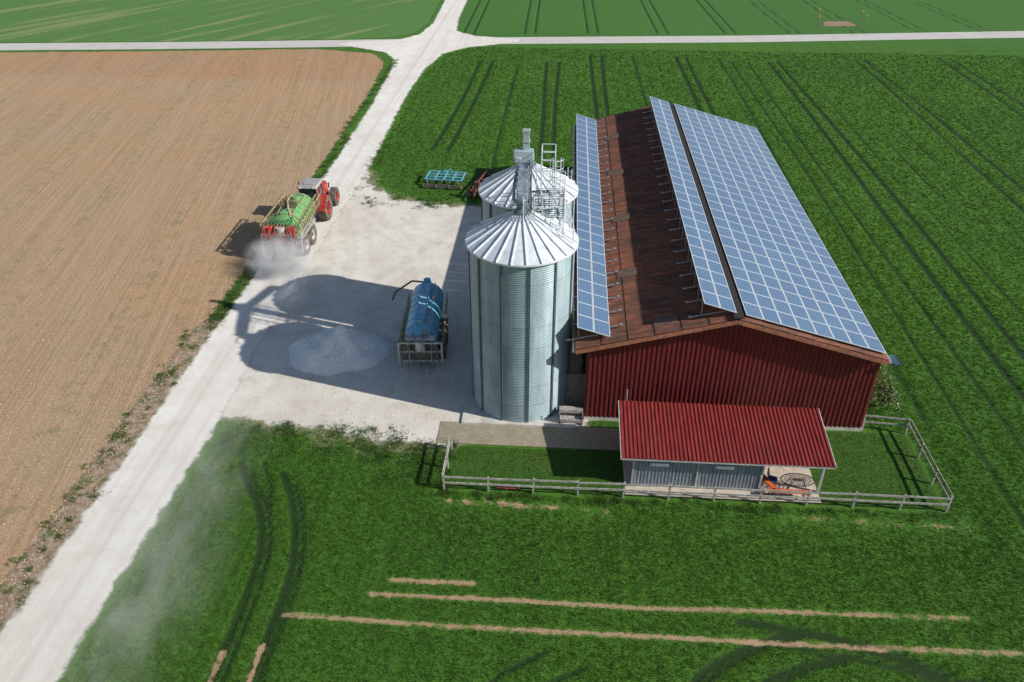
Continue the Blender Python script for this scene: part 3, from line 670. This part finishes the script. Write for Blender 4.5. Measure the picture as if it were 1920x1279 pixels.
pp_=simple('pale_post',(.45,.43,.4),.8)
for x in(.7,3.84,6.95): P('post',MB().box((x,.42,1.08),(.1,.1,2.05)),pp_,shed)
for x,y,h in((9.85,.5,2.15),(9.85,3.6,2.58)): P('post',MB().box((x,y,h/2+.03),(.12,.12,h-.06)),pp_,shed)
P('beam',MB().box((5,.42,2.02),(9.9,.1,.1)),pp_,shed)
wh=simple('window_white',(.8,.82,.84),.3)
for x in(1.95,5.1): P('window',MB().box((0,0,0),(.9,.04,.13)).box((0,-.02,-.08),(.95,.06,.03)),wh,shed,(x,.385,1.5))
P('patio_slab',MB().box((5.1,1.8,.02),(9.5,4.1,.08)),simple('patio',(.55,.47,.38),.85,0,.15,3),shed)
P('flue',MB().cyl((.45,4.0,1.8),(.45,4.0,3.3),.03),alu,shed)
orange=simple('orange_paint',(.62,.13,.03),.5)
blk=simple('black_metal',(.03,.03,.035),.5)
def bench(loc,L,rot,lab):
    e=empty('garden_bench',loc,lab,'bench',(0,0,rot),'orange beer benches')
    P('seat',MB().box((0,0,.46),(L,.28,.04)),orange,e,bevel=.01)
    for s in(-1,1): P('leg',MB().bar((s*(L/2-.25),-.13,0),(s*(L/2-.25),-.1,.44),.03).bar((s*(L/2-.25),.13,0),(s*(L/2-.25),.1,.44),.03).bar((s*(L/2-.25),-.13,.2),(s*(L/2-.25),.13,.2),.03).bar((s*(L/2-.25),0,.2),(s*(L/2-.55),0,.44),.02),blk,e)
bench((11.55,29.36,.06),2.0,-1,'orange wooden bench on the shed patio')
bench((10.7,29.95,.06),1.1,-65,'short orange bench pushed against the shed wall')
tb=empty('garden_table',(12.05,29.92,.06),'oval metal mesh garden table on the patio','table')
# open mesh top: oval rim, concentric rings and spokes
mb=MB()
for f_,r_ in((1.0,.028),(.75,.014),(.5,.014),(.25,.014)):
    mb.tube([(.82*f_*math.cos(a),.44*f_*math.sin(a),.72) for a in np.linspace(0,2*math.pi,29)],r_,6)
for k in range(12):
    a=math.pi*k/12; mb.bar((.82*math.cos(a),.44*math.sin(a),.72),(-.82*math.cos(a),-.44*math.sin(a),.72),.016,.012)
P('table_top',mb,simple('mesh_top',(.07,.065,.06),.5,.3,.3,30),tb)
for sx in(-1,1):
    for sy in(-1,1): P('leg',MB().bar((sx*.3,sy*.15,.7),(sx*.55,sy*.3,0),.03),blk,tb)
ch=empty('garden_chair',(10.95,30.2,.06),'dark blue folding chair beside the table','chair',(0,0,70))
bl=simple('blue_cloth',(.03,.08,.2),.7)
P('seat',MB().box((0,0,.43),(.48,.45,.04)),bl,ch,bevel=.01); P('backrest',MB().box((0,.25,.72),(.48,.04,.5),(-12,0,0)),bl,ch,bevel=.01)
for sx in(-1,1): P('leg',MB().bar((sx*.22,-.2,0),(sx*.22,.2,.43),.025).bar((sx*.22,.22,0),(sx*.22,-.18,.43),.025),blk,ch)
fe=empty('wooden_fence',(-5.3,28.9,0),'weathered grey two-rail timber fence around the lawn','fence')
seg=[((0,3.0),(0,0),2),((0,0),(24.3,0.1),11),((24.3,.1),(24.35,5.9),3),((24.35,5.9),(22.1,6.1),1)]
pmz=MB().box((0,0,.5),(.09,.09,1.04)).mesh('post',[woodl],False)
first=True
for a,b,n in seg:
    for i in range(n+1):
        if i==0 and not first: continue
        x=a[0]+(b[0]-a[0])*i/n; y=a[1]+(b[1]-a[1])*i/n
        link('post',pmz,fe,(x,y,-.02),(random.uniform(-3,3),random.uniform(-3,3),0))
    first=False
    d=Vector((b[0]-a[0],b[1]-a[1],0)).normalized(); of=Vector((d.y,-d.x,0))*.07
    for z in(.93,.55):
        for i in range(n):
            p0=Vector((*a,0)).lerp(Vector((*b,0)),i/n)+of; p1=Vector((*a,0)).lerp(Vector((*b,0)),(i+1)/n)+of
            P('rail',MB().bar(p0+Vector((0,0,z+random.uniform(-.03,.03))),p1+Vector((0,0,z+random.uniform(-.03,.03))),.032,.11),woodl,fe,smooth=False)
gt=empty('slatted_gate',(1.1,35.9,.1),'dark brown vertical slatted wooden screen between silo and barn','gate')
mb=MB()
for i in range(8): mb.box((-.5+i*.145,0,1.15),(.1,.03,2.2))
for z in(.4,1.9): mb.box((0,.04,z),(1.15,.05,.1))
P('slats',mb,wood,gt,smooth=False)
stp=empty('wooden_step',(.95,34.75,.03),'grey wooden pallet steps at the barn corner','steps')
mb=MB()
for k,(y,z) in enumerate(((-.35,.35),(.05,.7))):
    for i in range(3): mb.box((0,y+i*.12,z),(1.3,.1,.03))
    mb.box((0,y-.06,z-.1),(1.3,.02,.18))
P('tread',mb,woodl,stp,smooth=False)
P('stringer',MB().box((-.63,0,.33),(.04,.85,.64)),wood,stp); P('stringer',MB().box((.63,0,.33),(.04,.85,.64)),wood,stp)
for nm,c_,x,y,r_,L_ in(('green',(.05,.2,.1),-1.6,29.3,3,1.4),('dull red',(.22,.04,.04),-2.2,29.15,-3,1.1)):
    o=empty('garden_plank',(x,y,.03),f'{nm} painted plank lying beside the fence','plank',(0,0,r_)); P('board',MB().box((0,0,.06),(L_,.16,.04)),simple(nm.replace(' ','_')+'_plank',c_,.6),o); P('batten',MB().box((0,0,.02),(.08,.25,.05)),woodl,o)
# ------------------------------------------------------------------ vehicles
rubber=simple('tyre_rubber',(.05,.047,.042),.85,0,.3,5,(.25,.21,.16),.5)
def wheel(parent,loc,Rr,wd,rimm):
    hub=P('wheel',MB().cyl((-wd*.3,0,0),(wd*.3,0,0),Rr*.18,n=12),blk,parent,loc)
    h=wd/2
    tp=[(Rr*.55,-h*.8),(Rr*.72,-h),(Rr*.88,-h),(Rr*.95,-h*.85),(Rr*.965,0),(Rr*.95,h*.85),(Rr*.88,h),(Rr*.72,h),(Rr*.55,h*.8)]
    mb=MB().lathe(tp,axis='X',n=36)
    for k in range(22):
        for s in(-1,1):
            a=2*math.pi*(k+(.5 if s>0 else 0))/22; q=Matrix.Rotation(a,3,'X')
            mb.box(q@Vector((s*h*.45,0,Rr*.975)),(h*1.05,Rr*.07,Rr*.055),q@Matrix.Rotation(R(28*s),3,'Z'))
    P('tyre',mb,rubber,hub)
    mb=MB().lathe([(Rr*.56,-h*.8),(Rr*.52,-h*.5),(Rr*.5,0),(Rr*.52,h*.5),(Rr*.56,h*.8)],axis='X',n=28)
    for s in(-1,1): mb.lathe([(Rr*.5,s*h*.25),(Rr*.2,s*h*.45),(.01,s*h*.45)],axis='X',n=28)
    P('rim',mb,rimm,hub)
redp=simple('red_tractor_paint',(.5,.02,.02),.35,0,.12,4,(.3,.2,.14),.25,0,.4)
greyr=simple('grey_roof',(.33,.35,.36),.55,0,.15,3,(.42,.38,.32),.4)
rimr=simple('red_rim',(.4,.03,.02),.5); rimg=simple('grey_rim',(.45,.43,.4),.6)
t=NT('cab_glass'); glass=t.done(t.bsdf((.03,.045,.055),.08,0,None,.8))
steel=simple('chassis_steel',(.15,.14,.13),.7,.3,.3,4,(.28,.23,.17),.4)
lampw=simple('lamp_glass',(.8,.8,.78),.2); lampr=simple('red_lamp',(.5,.02,.02),.3)
tr=empty('tractor',(-20.45,59.9,.016),'red tractor with grey cab roof pulling a slurry tanker','tractor')
mb=MB()
mb.box((0,2.2,1.55),(.95,1.9,.85),taper=(.86,.97)).box((0,3.1,1.4),(.85,.35,.75),(12,0,0))
P('bonnet',mb,redp,tr,bevel=.07)
P('grille',MB().box((0,3.27,1.35),(.6,.08,.55),(12,0,0)),blk,tr)
P('chassis',MB().box((0,1.3,.85),(.55,3.8,.5)).box((0,0,.95),(1.6,.35,.35)).box((0,2.75,.7),(1.5,.2,.2)).box((0,3.4,.75),(.7,.5,.5)).box((0,-.7,.8),(.7,.6,.4)),steel,tr,bevel=.03)
for s in(-1,1):
    mb=MB(); sg=9
    for k in range(sg):
        a0=R(-10+k*170/sg); a1=R(-10+(k+1)*170/sg); r_=1.02
        p0=(s*.98,-math.cos(a0)*r_,.95+math.sin(a0)*r_); p1=(s*.98,-math.cos(a1)*r_,.95+math.sin(a1)*r_)
        if p0[2]>1.2 or p1[2]>1.2: mb.bar(p0,p1,.66,.035)
    mb.box((s*.64,.05,1.6),(.06,1.3,.7))
    P('fender',mb,redp,tr)
P('cab_glass',MB().box((0,.2,2.2),(1.42,1.5,1.2),taper=(.92,.9)),glass,tr,bevel=.03)
for sx in(-1,1):
    for y0,y1 in((-.58,-.52),(.98,.9),(.2,.2)): P('cab_pillar',MB().bar((sx*.73,y0,1.6),(sx*.68,y1,2.82),.07,.07),redp,tr)
P('cab_roof',MB().box((0,.2,2.9),(1.6,1.85,.2),taper=(.88,.88)).box((0,.1,3.03),(.9,.9,.07)),greyr,tr,bevel=.05)
P('beacon',MB().cyl((-.6,-.4,3.0),(-.6,-.4,3.16),.06),orange,tr)
P('exhaust',MB().cyl((.62,1.2,1.4),(.62,1.2,3.0),.06).cyl((.62,1.2,1.6),(.62,1.2,2.3),.1),steel,tr)
for s in(-1,1):
    P('mirror',MB().bar((s*.75,.95,2.5),(s*1.15,1.1,2.55),.03).box((s*1.18,1.1,2.4),(.06,.2,.4)),blk,tr)
    P('work_light',MB().box((s*.55,-.7,2.88),(.2,.08,.12)),lampw,tr)
    P('tail_light',MB().box((s*1.05,-1.04,1.5),(.2,.05,.12)),lampr,tr)
    P('steps',MB().box((s*.85,.95,.6),(.3,.35,.05)).box((s*.85,.95,.95),(.3,.35,.05)).box((s*.85,1.12,.8),(.3,.04,.6)),blk,tr)
    wheel(tr,(s*1.02,0,.97),.97,.68,rimr); wheel(tr,(s*1.0,2.8,.74),.74,.54,rimr)
tr.scale=(1.05,1.05,1.05)
def tanker(loc,rotz,lab,tankm,Lt,Rt,zc,frm):
    e=empty('slurry_tanker',loc,lab,'slurry tanker',(0,0,rotz))
    h=Lt/2; pr=[(.001,-h-.38),(Rt*.45,-h-.33),(Rt*.8,-h-.18),(Rt,-h)]
    for k in range(1,6):
        y=-h+Lt*k/6; pr+= [(Rt,y-.05),(Rt*1.03,y-.04),(Rt*1.03,y+.04),(Rt,y+.05)]
    pr+= [(Rt,h),(Rt*.8,h+.18),(Rt*.45,h+.33),(.001,h+.38)]
    P('tank',MB().lathe(pr,(0,0,zc),'Y',40),tankm,e)
    mb=MB()
    for s in(-1,1): mb.bar((s*.5,-h-.3,zc-Rt-.05),(s*.5,h+.6,zc-Rt-.05),.12,.22)
    for y in(-h+.2,-h*.3,h*.3,h-.2): mb.box((0,y,zc-Rt*.8),(Rt*1.7,.12,Rt*.55))
    mb.bar((.45,h+.5,zc-Rt-.1),(0,h+2.0,.75),.12,.16).bar((-.45,h+.5,zc-Rt-.1),(0,h+2.0,.75),.12,.16).box((0,h+2.05,.75),(.2,.3,.2))
    for s in(-1,1): mb.bar((s*.3,h+1.3,.8),(s*.3,h+1.3,.2),.08,.08)
    P('chassis',mb,frm,e,bevel=.01)
    return e
green=simple('green_tank_paint',(.13,.43,.14),.5,0,.15,2.5,(.26,.27,.13),.5,0,.1)
blue=simple('blue_tank_paint',(.10,.44,.70),.4,0,.2,2,(.2,.3,.34),.4,0,.3)
rustm=simple('rusty_frame',(.34,.24,.12),.85,0,.35,5,(.48,.46,.26),.5)
gframe=simple('galvanised_frame',(.56,.57,.57),.55,.2,.25,5,(.35,.25,.15),.3)
redh=simple('red_hose',(.45,.04,.03),.5)
hosem=simple('brown_hose',(.16,.12,.085),.7)
g=tanker((-20.5,55.2,.016),0,'green slurry tanker with folded spreading booms on the track',green,4.3,1.1,2.05,gframe)
g.scale=(1.05,1.05,1.05)
for s in(-1,1):
    for y in(-1.5,.15): wheel(g,(s*1.05,y,.78),.78,.6,rimg)
    P('mudguard',MB().box((s*1.1,-.7,1.66),(.6,3.3,.05)),gframe,g)
P('manhole',MB().cyl((0,-.2,3.05),(0,-.2,3.25),.46,n=24).cyl((0,-.2,3.25),(0,-.2,3.29),.52,n=24).bar((-.4,-.2,3.32),(.4,-.2,3.32),.06),simple('dirty_lid',(.12,.09,.06),.8),g,bevel=.01)
P('filler_dome',MB().cyl((0,1.2,2.95),(0,1.2,3.3),.3,n=20),green,g,bevel=.02)
P('toolbox',MB().box((0,-1.4,3.15),(.5,.7,.18)),green,g,bevel=.02)
mb=MB()
for s in(-.55,.55): mb.tube([(s,-2.3,2.8),(s,-1,3.15),(s,1.8,3.15),(s,2.3,2.75)],.03,6)
mb.tube([(.5,-1.8,3.05),(.1,-.9,3.4),(-.35,.4,3.3),(-.4,1.6,3.2),(-.1,2.4,2.85)],.07,8)
for y in(-1.5,.6,1.8): mb.tube([(-1.2,y,2.75),(-.5,y+.12,3.2),(.4,y-.1,3.2),(1.2,y,2.75)],.025,6)
P('top_pipe',mb,rustm,g)
def boomset(e,s,x,y0,y1,z0,z1,mat,hosem,nh,hl):
    mb=MB()
    A0,A1=Vector((s*x,y0,z0)),Vector((s*x*.95,y1,z0+.1)); B0,B1=Vector((s*(x+.15),y0,z1)),Vector((s*(x+.05),y1,z1+.1))
    C0,C1=Vector((s*(x-.25),y0,z1-.1)),Vector((s*(x-.3),y1,z1))
    for a,c in((A0,A1),(B0,B1),(C0,C1)): mb.bar(a,c,.06,.06)
    n=9
    for i in range(n+1):
        f=i/n; a=A0.lerp(A1,f); b_=B0.lerp(B1,f); c=C0.lerp(C1,f); mb.bar(a,b_,.035,.035).bar(b_,c,.03,.03)
        if i<n: mb.bar(a,B0.lerp(B1,(i+1)/n),.03,.03)
    P('boom',mb,mat,e)
    mb=MB()
    for i in range(nh):
        f=(i+.5)/nh; b_=B0.lerp(B1,f)+Vector((s*.05,0,.03)); mb.tube([b_,b_+Vector((s*.1,0,-.05)),b_+Vector((s*.14,.02,-hl*.6)),b_+Vector((s*.08,.05,-hl))],.02,5)
    P('drop_hose',mb,hosem,e)
for s in(-1,1): boomset(g,s,1.28,-2.7,2.9,2.0,2.75,rustm,hosem,15,.8)
mb=MB()
for z in(1.0,1.55,2.1): mb.box((0,-2.85,z),(2.9,.1,.1))
for x in(-1.4,-.7,0,.7,1.4): mb.box((x,-2.88,1.5),(.08,.08,1.2))
mb.box((0,-2.95,.75),(2.8,.12,.25)); mb.bar((-1.35,-2.7,2.1),(-1.35,-1.8,2.8),.07).bar((1.35,-2.7,2.1),(1.35,-1.8,2.8),.07)
P('rear_frame',mb,gframe,g)
mb=MB()
for k in range(11):
    x=-1.25+k*.25; mb.tube([(x*.7,-2.5,2.75),(x+random.uniform(-.15,.15),-2.9,2.6),(x+random.uniform(-.1,.1),-3.05,2.2),(x*.8,-2.95,1.7),(x*.9,-2.9,1.2)],.034,6)
P('hose',mb,redh,g)
mb=MB()
for k in range(11):
    x=-1.2+k*.24; mb.tube([(x,-2.75,2.6),(x*.9,-2.5,2.95),(x*.6,-2.0+random.uniform(-.3,.3),3.05),(x*.5,-1.6,2.95)],.03,5)
P('feed_hose',mb,simple('green_hose',(.06,.17,.07),.6),g)
P('rear_linkage',MB().box((-.9,-2.7,1.8),(.35,.3,.35)).box((.9,-2.7,1.8),(.35,.3,.35)).cyl((-.4,-2.95,1.1),(-.4,-2.6,1.9),.08).cyl((.4,-2.95,1.1),(.4,-2.6,1.9),.08).box((0,-2.75,1.3),(1.2,.2,.3)),steel,g,bevel=.01)
for x,r_ in((0,.3),(.8,.2),(-.8,.2)): P('distributor',MB().cyl((x,-2.75,2.1),(x,-2.75,2.65),r_,n=18),redp if x else gframe,g)
for s in(-1,1): P('tail_light',MB().box((s*1.25,-3.03,.78),(.28,.04,.14)),lampr,g)
b=tanker((-8.2,41.9,.01),4,'older blue slurry tanker with grey rear frame parked on the yard',blue,4.4,.88,1.95,steel)
b.scale=(1.12,1.12,1.08)
for s in(-1,1):
    for y in(-1.3,.0): wheel(b,(s*.98,y,.6),.6,.45,rimg)
    mb=MB(); 
    mb.bar((s*1.12,-2.7,1.3),(s*1.08,2.4,1.5),.06).bar((s*1.16,-2.7,1.85),(s*1.1,2.4,1.95),.06)
    for i in range(9):
        f=i/8; y=-2.7+5.1*f; mb.bar((s*(1.12-.04*f),y,1.3+.2*f),(s*(1.16-.06*f),y,1.85+.1*f),.035)
        if i<8: mb.bar((s*(1.12-.04*f),y,1.3+.2*f),(s*(1.15-.06*f),y+.63,1.86+.1*f),.03)
    P('side_boom',mb,rustm,b)
    P('mudguard',MB().box((s*1.0,-.65,1.3),(.5,2.6,.05)),steel,b)
P('walkway',MB().box((0,.3,2.88),(.45,3.6,.05)).box((-.24,.3,2.93),(.03,3.6,.08)).box((.24,.3,2.93),(.03,3.6,.08)),simple('pale_blue_walkway',(.3,.55,.70),.5),b)
P('manhole',MB().cyl((0,-1.9,2.77),(0,-1.9,3.0),.3,n=20),blue,b,bevel=.01)
P('air_valve',MB().cyl((0,2.2,2.65),(0,2.2,3.05),.2,n=20),blue,b,bevel=.01)
P('suction_arm',MB().tube([(.1,2.5,2.3),(-.2,2.8,2.5),(-1.0,3.1,2.4),(-2.0,3.0,1.7),(-2.2,2.9,1.2)],.055,10),steel,b)
P('top_rail',MB().tube([(.45,-2.1,2.6),(.5,-2.1,3.0),(.5,1.9,3.0),(.45,1.9,2.6)],.022,6).tube([(.3,-2.4,2.5),(.1,-2.7,2.3)],.05,6),rustm,b)
mb=MB()
for z in(.9,1.5,2.05): mb.box((0,-2.95,z),(2.35,.1,.1))
for x in(-1.13,-.6,.6,1.13): mb.box((x,-2.98,1.45),(.1,.1,1.3))
mb.bar((-.6,-2.95,2.05),(-.4,-2.3,2.6),.07).bar((.6,-2.95,2.05),(.4,-2.3,2.6),.07).box((0,-2.75,2.25),(1.6,.4,.07))
for x in(-.9,-.3,.3,.9): mb.bar((x,-3.0,.9),(x*1.1,-3.35,.35),.06)
P('rear_frame',mb,simple('grey_frame',(.5,.52,.52),.6,.1,.25,5,(.28,.2,.14),.4),b)
P('rear_linkage',MB().box((0,-2.8,1.2),(1.9,.16,.55)).box((-.75,-2.85,1.75),(.3,.2,.4)).box((.75,-2.85,1.75),(.3,.2,.4)).box((0,-2.7,1.75),(1.5,.1,.35)).cyl((-.4,-3.05,1.0),(-.4,-2.7,1.6),.07).cyl((.4,-3.05,1.0),(.4,-2.7,1.6),.07),steel,b,bevel=.01)
mb=MB()
for k in range(7):
    x=-.9+k*.3; mb.tube([(x*.5,-2.7,2.3),(x,-3.05,1.9),(x*1.05,-3.1,1.2),(x*1.1,-3.2,.5)],.03,6)
P('hose',mb,hosem,b)
P('distributor',MB().cyl((0,-2.85,1.6),(0,-2.85,2.15),.3,n=18),gframe,b)
# ------------------------------------------------------------------ implements
turq=simple('turquoise_paint',(.10,.38,.47),.5,0,.15,5,(.25,.25,.22),.3)
cu=empty('cultivator',(-10.6,68.5,0),'turquoise tined cultivator parked on the grass','cultivator',(0,0,-4))
mb=MB()
for y in(-1.0,-.35,.3,.95): mb.box((0,y,.85),(3.4,.16,.12))
for x in(-1.65,-.8,0,.8,1.65): mb.box((x,0,.86),(.15,2.1,.14))
mb.bar((-.4,.9,.9),(0,1.6,.7),.12).bar((.4,.9,.9),(0,1.6,.7),.12).bar((-.4,.9,.9),(-.2,.9,1.3),.08).bar((.4,.9,.9),(.2,.9,1.3),.08)
P('frame',mb,turq,cu,bevel=.01)
tine=MB().tube([(0,0,.85),(0,-.25,.7),(0,-.2,.3),(0,.08,.03)],.04,5).mesh('tine',[steel])
for r_,y in enumerate((-1.0,-.35,.3,.95)):
    for i in range(5): link('tine',tine,cu,(-1.5+i*.7+.17*r_,y,0))
mb=MB()
for k in range(10):
    a=2*math.pi*k/10; mb.bar((-1.7,-1.5+.22*math.cos(a),.26+.22*math.sin(a)),(1.7,-1.5+.22*math.cos(a),.26+.22*math.sin(a)),.03)
for x in(-1.7,-.6,.6,1.7): mb.cyl((x-.02,-1.5,.26),(x+.02,-1.5,.26),.24,n=16)
mb.bar((-1.4,-1.0,.85),(-1.4,-1.5,.35),.06).bar((1.4,-1.0,.85),(1.4,-1.5,.35),.06)
P('roller',mb,steel,cu)
cu.scale=(1,1,.75)
ha=empty('disc_harrow',(-6.9,67.2,0),'rusty disc harrow with red frame parked in shade','harrow',(0,0,-12))
P('frame',MB().box((-.5,0,.8),(.12,5.2,.12)).box((.5,0,.8),(.12,5.2,.12)).box((0,-2.4,.8),(1.3,.12,.12)).box((0,0,.8),(1.3,.12,.12)).box((0,2.4,.8),(1.3,.12,.12)).bar((0,-2.4,.9),(0,-3.2,.6),.12).box((0,-2.2,1.2),(.5,.3,.7)),simple('dull_red',(.2,.05,.03),.7,0,.3,5,(.12,.08,.06),.5),ha,bevel=.01)
for s in(-1,1):
    mb=MB()
    mb.bar((s*.8,-2.5,.35),(s*.8,2.5,.35),.05)
    for i in range(20):
        y=-2.4+i*.25; mb.cyl((s*.8,y,.33),(s*.8,y+.03,.33),.3,n=14)
    for i in range(6): mb.bar((s*.8,-2.3+i*.92,.35),(s*.5,-2.3+i*.92,.8),.04)
    P('disc_gang',mb,steel,ha)
t=NT('bare_patch'); p=t.pos(); c=t.mix(t.noise(p,2,5),(.22,.15,.09),(.4,.28,.18))
sheet('bare_soil_patch',[(40.5,136.8),(46,137.4),(45.6,141),(41.5,140.4)],axis_steps([(39,48,.4)]),axis_steps([(135,143,.4)]),.004,t.done(t.bsdf(c,.9),edge_alpha(t,p,1.8,1,.3)))
yl=simple('yellow_marker',(.6,.45,.05),.6)
for i,(x,y) in enumerate(((39.6,136.5),(41,142),(47.3,137.6),(47.6,141))):
    e=empty('marker_post',(x,y,0),'thin yellow-topped marker post beside a bare patch','post',group='marker posts around the bare patch')
    P('pole',MB().cyl((0,0,0),(0,0,1.5),.06),wood,e); P('cap',MB().box((0,0,1.55),(.25,.1,.35)),yl,e)
def leafcloud(name,parent,c,rad,n,cols,size,flower=None):
    mb=MB()
    lobes=[(Vector((random.gauss(0,.45)*rad[0],random.gauss(0,.45)*rad[1],random.uniform(-.2,.7)*rad[2])),random.uniform(.3,.55)) for _ in range(14)]
    for _ in range(n):
        l,k=random.choice(lobes); d=Vector((random.gauss(0,1),random.gauss(0,1),random.gauss(0,1))).normalized()*random.uniform(.5,1)**.5*k*min(rad)
        p_=Vector(c)+l+d; q_=Euler([random.uniform(0,6.28) for _ in range(3)]).to_matrix(); s_=size*random.uniform(.6,1.4)
        V=[p_+q_@Vector(v) for v in((-s_*.5,0,0),(0,-s_,0),(s_*.5,0,0),(0,s_,.02))]
        mi=2 if (flower and random.random()<.14 and d.z>0) else random.choice((0,0,1)); mb.add(V,[(0,1,2,3)],mi)
    return P(name,mb,cols,parent,smooth=False)
lg=[simple('leaf_dark',(.07,.13,.03),.6,ns=2),simple('leaf_light',(.18,.22,.07),.6,ns=2),simple('blossom',(.58,.53,.40),.7,ns=2)]
for (x,y,r_) in((18.3,37.2,(1.1,1.4,1.3)),(18.0,40.8,(.9,1.3,1.0)),(18.0,56,(.7,1.0,.9))):
    e=empty('flowering_shrub',(x,y,0),'scruffy shrub with cream blossom beside the barn wall','shrub',group='shrubs along the barn wall')
    mb=MB()
    for k in range(9):
        a=random.uniform(0,6.28); mb.tube([(0,0,0),(.3*math.cos(a),.3*math.sin(a),.5),(.8*r_[0]*math.cos(a),.8*r_[1]*math.sin(a),r_[2]*.9)],.02,5)
    P('branch',mb,wood,e); leafcloud('foliage',e,(0,0,r_[2]*.55),r_,2400,lg,.06,True)
# ------------------------------------------------------------------ dust hanging over the track (back-scatter is set to brighten it, in place of missing light bounces)
def dust(loc,rad,rotz,dens,sc,lo_,hi_,stretch=1.0):
    mb=MB().lathe([(.001,-1)]+[(math.cos(R(a)),math.sin(R(a))) for a in range(-75,90,15)]+[(.001,1)],n=20)
    me=mb.mesh('dust_cloud',[],True)
    t=NT('dust'); p=t.pos()
    ln=t.n('ShaderNodeVectorMath',{0:p},operation='LENGTH').outputs['Value']
    wp=t.mapp(p,(rad[0],rad[1]*stretch,rad[2]),(0,0,R(12))); nz=t.rng(t.noise(wp,sc,6,.66,1.2),lo_,hi_)
    d=t.math('MULTIPLY',t.math('MULTIPLY',t.rng(ln,1.0,.0),nz),dens)
    v=t.n('ShaderNodeVolumePrincipled',{'Color':(.99,.985,.975),'Density':d,'Anisotropy':-.5})
    t.t.links.new(v.outputs[0],t.out.inputs[1]); me.materials.append(t.m)
    o=link('dust_cloud',me,None,loc,(0,0,rotz),kind='stuff'); o.scale=rad
dust((-20.3,50.8,1.1),(3.0,2.8,1.9),0,2.2,.6,.34,.62)
dust((-17.2,46.6,.9),(3.4,3.6,1.6),0,.5,.6,.36,.66)
dust((-17.0,24.0,.9),(3.8,16,2.2),3,.10,.5,.33,.68,.45)
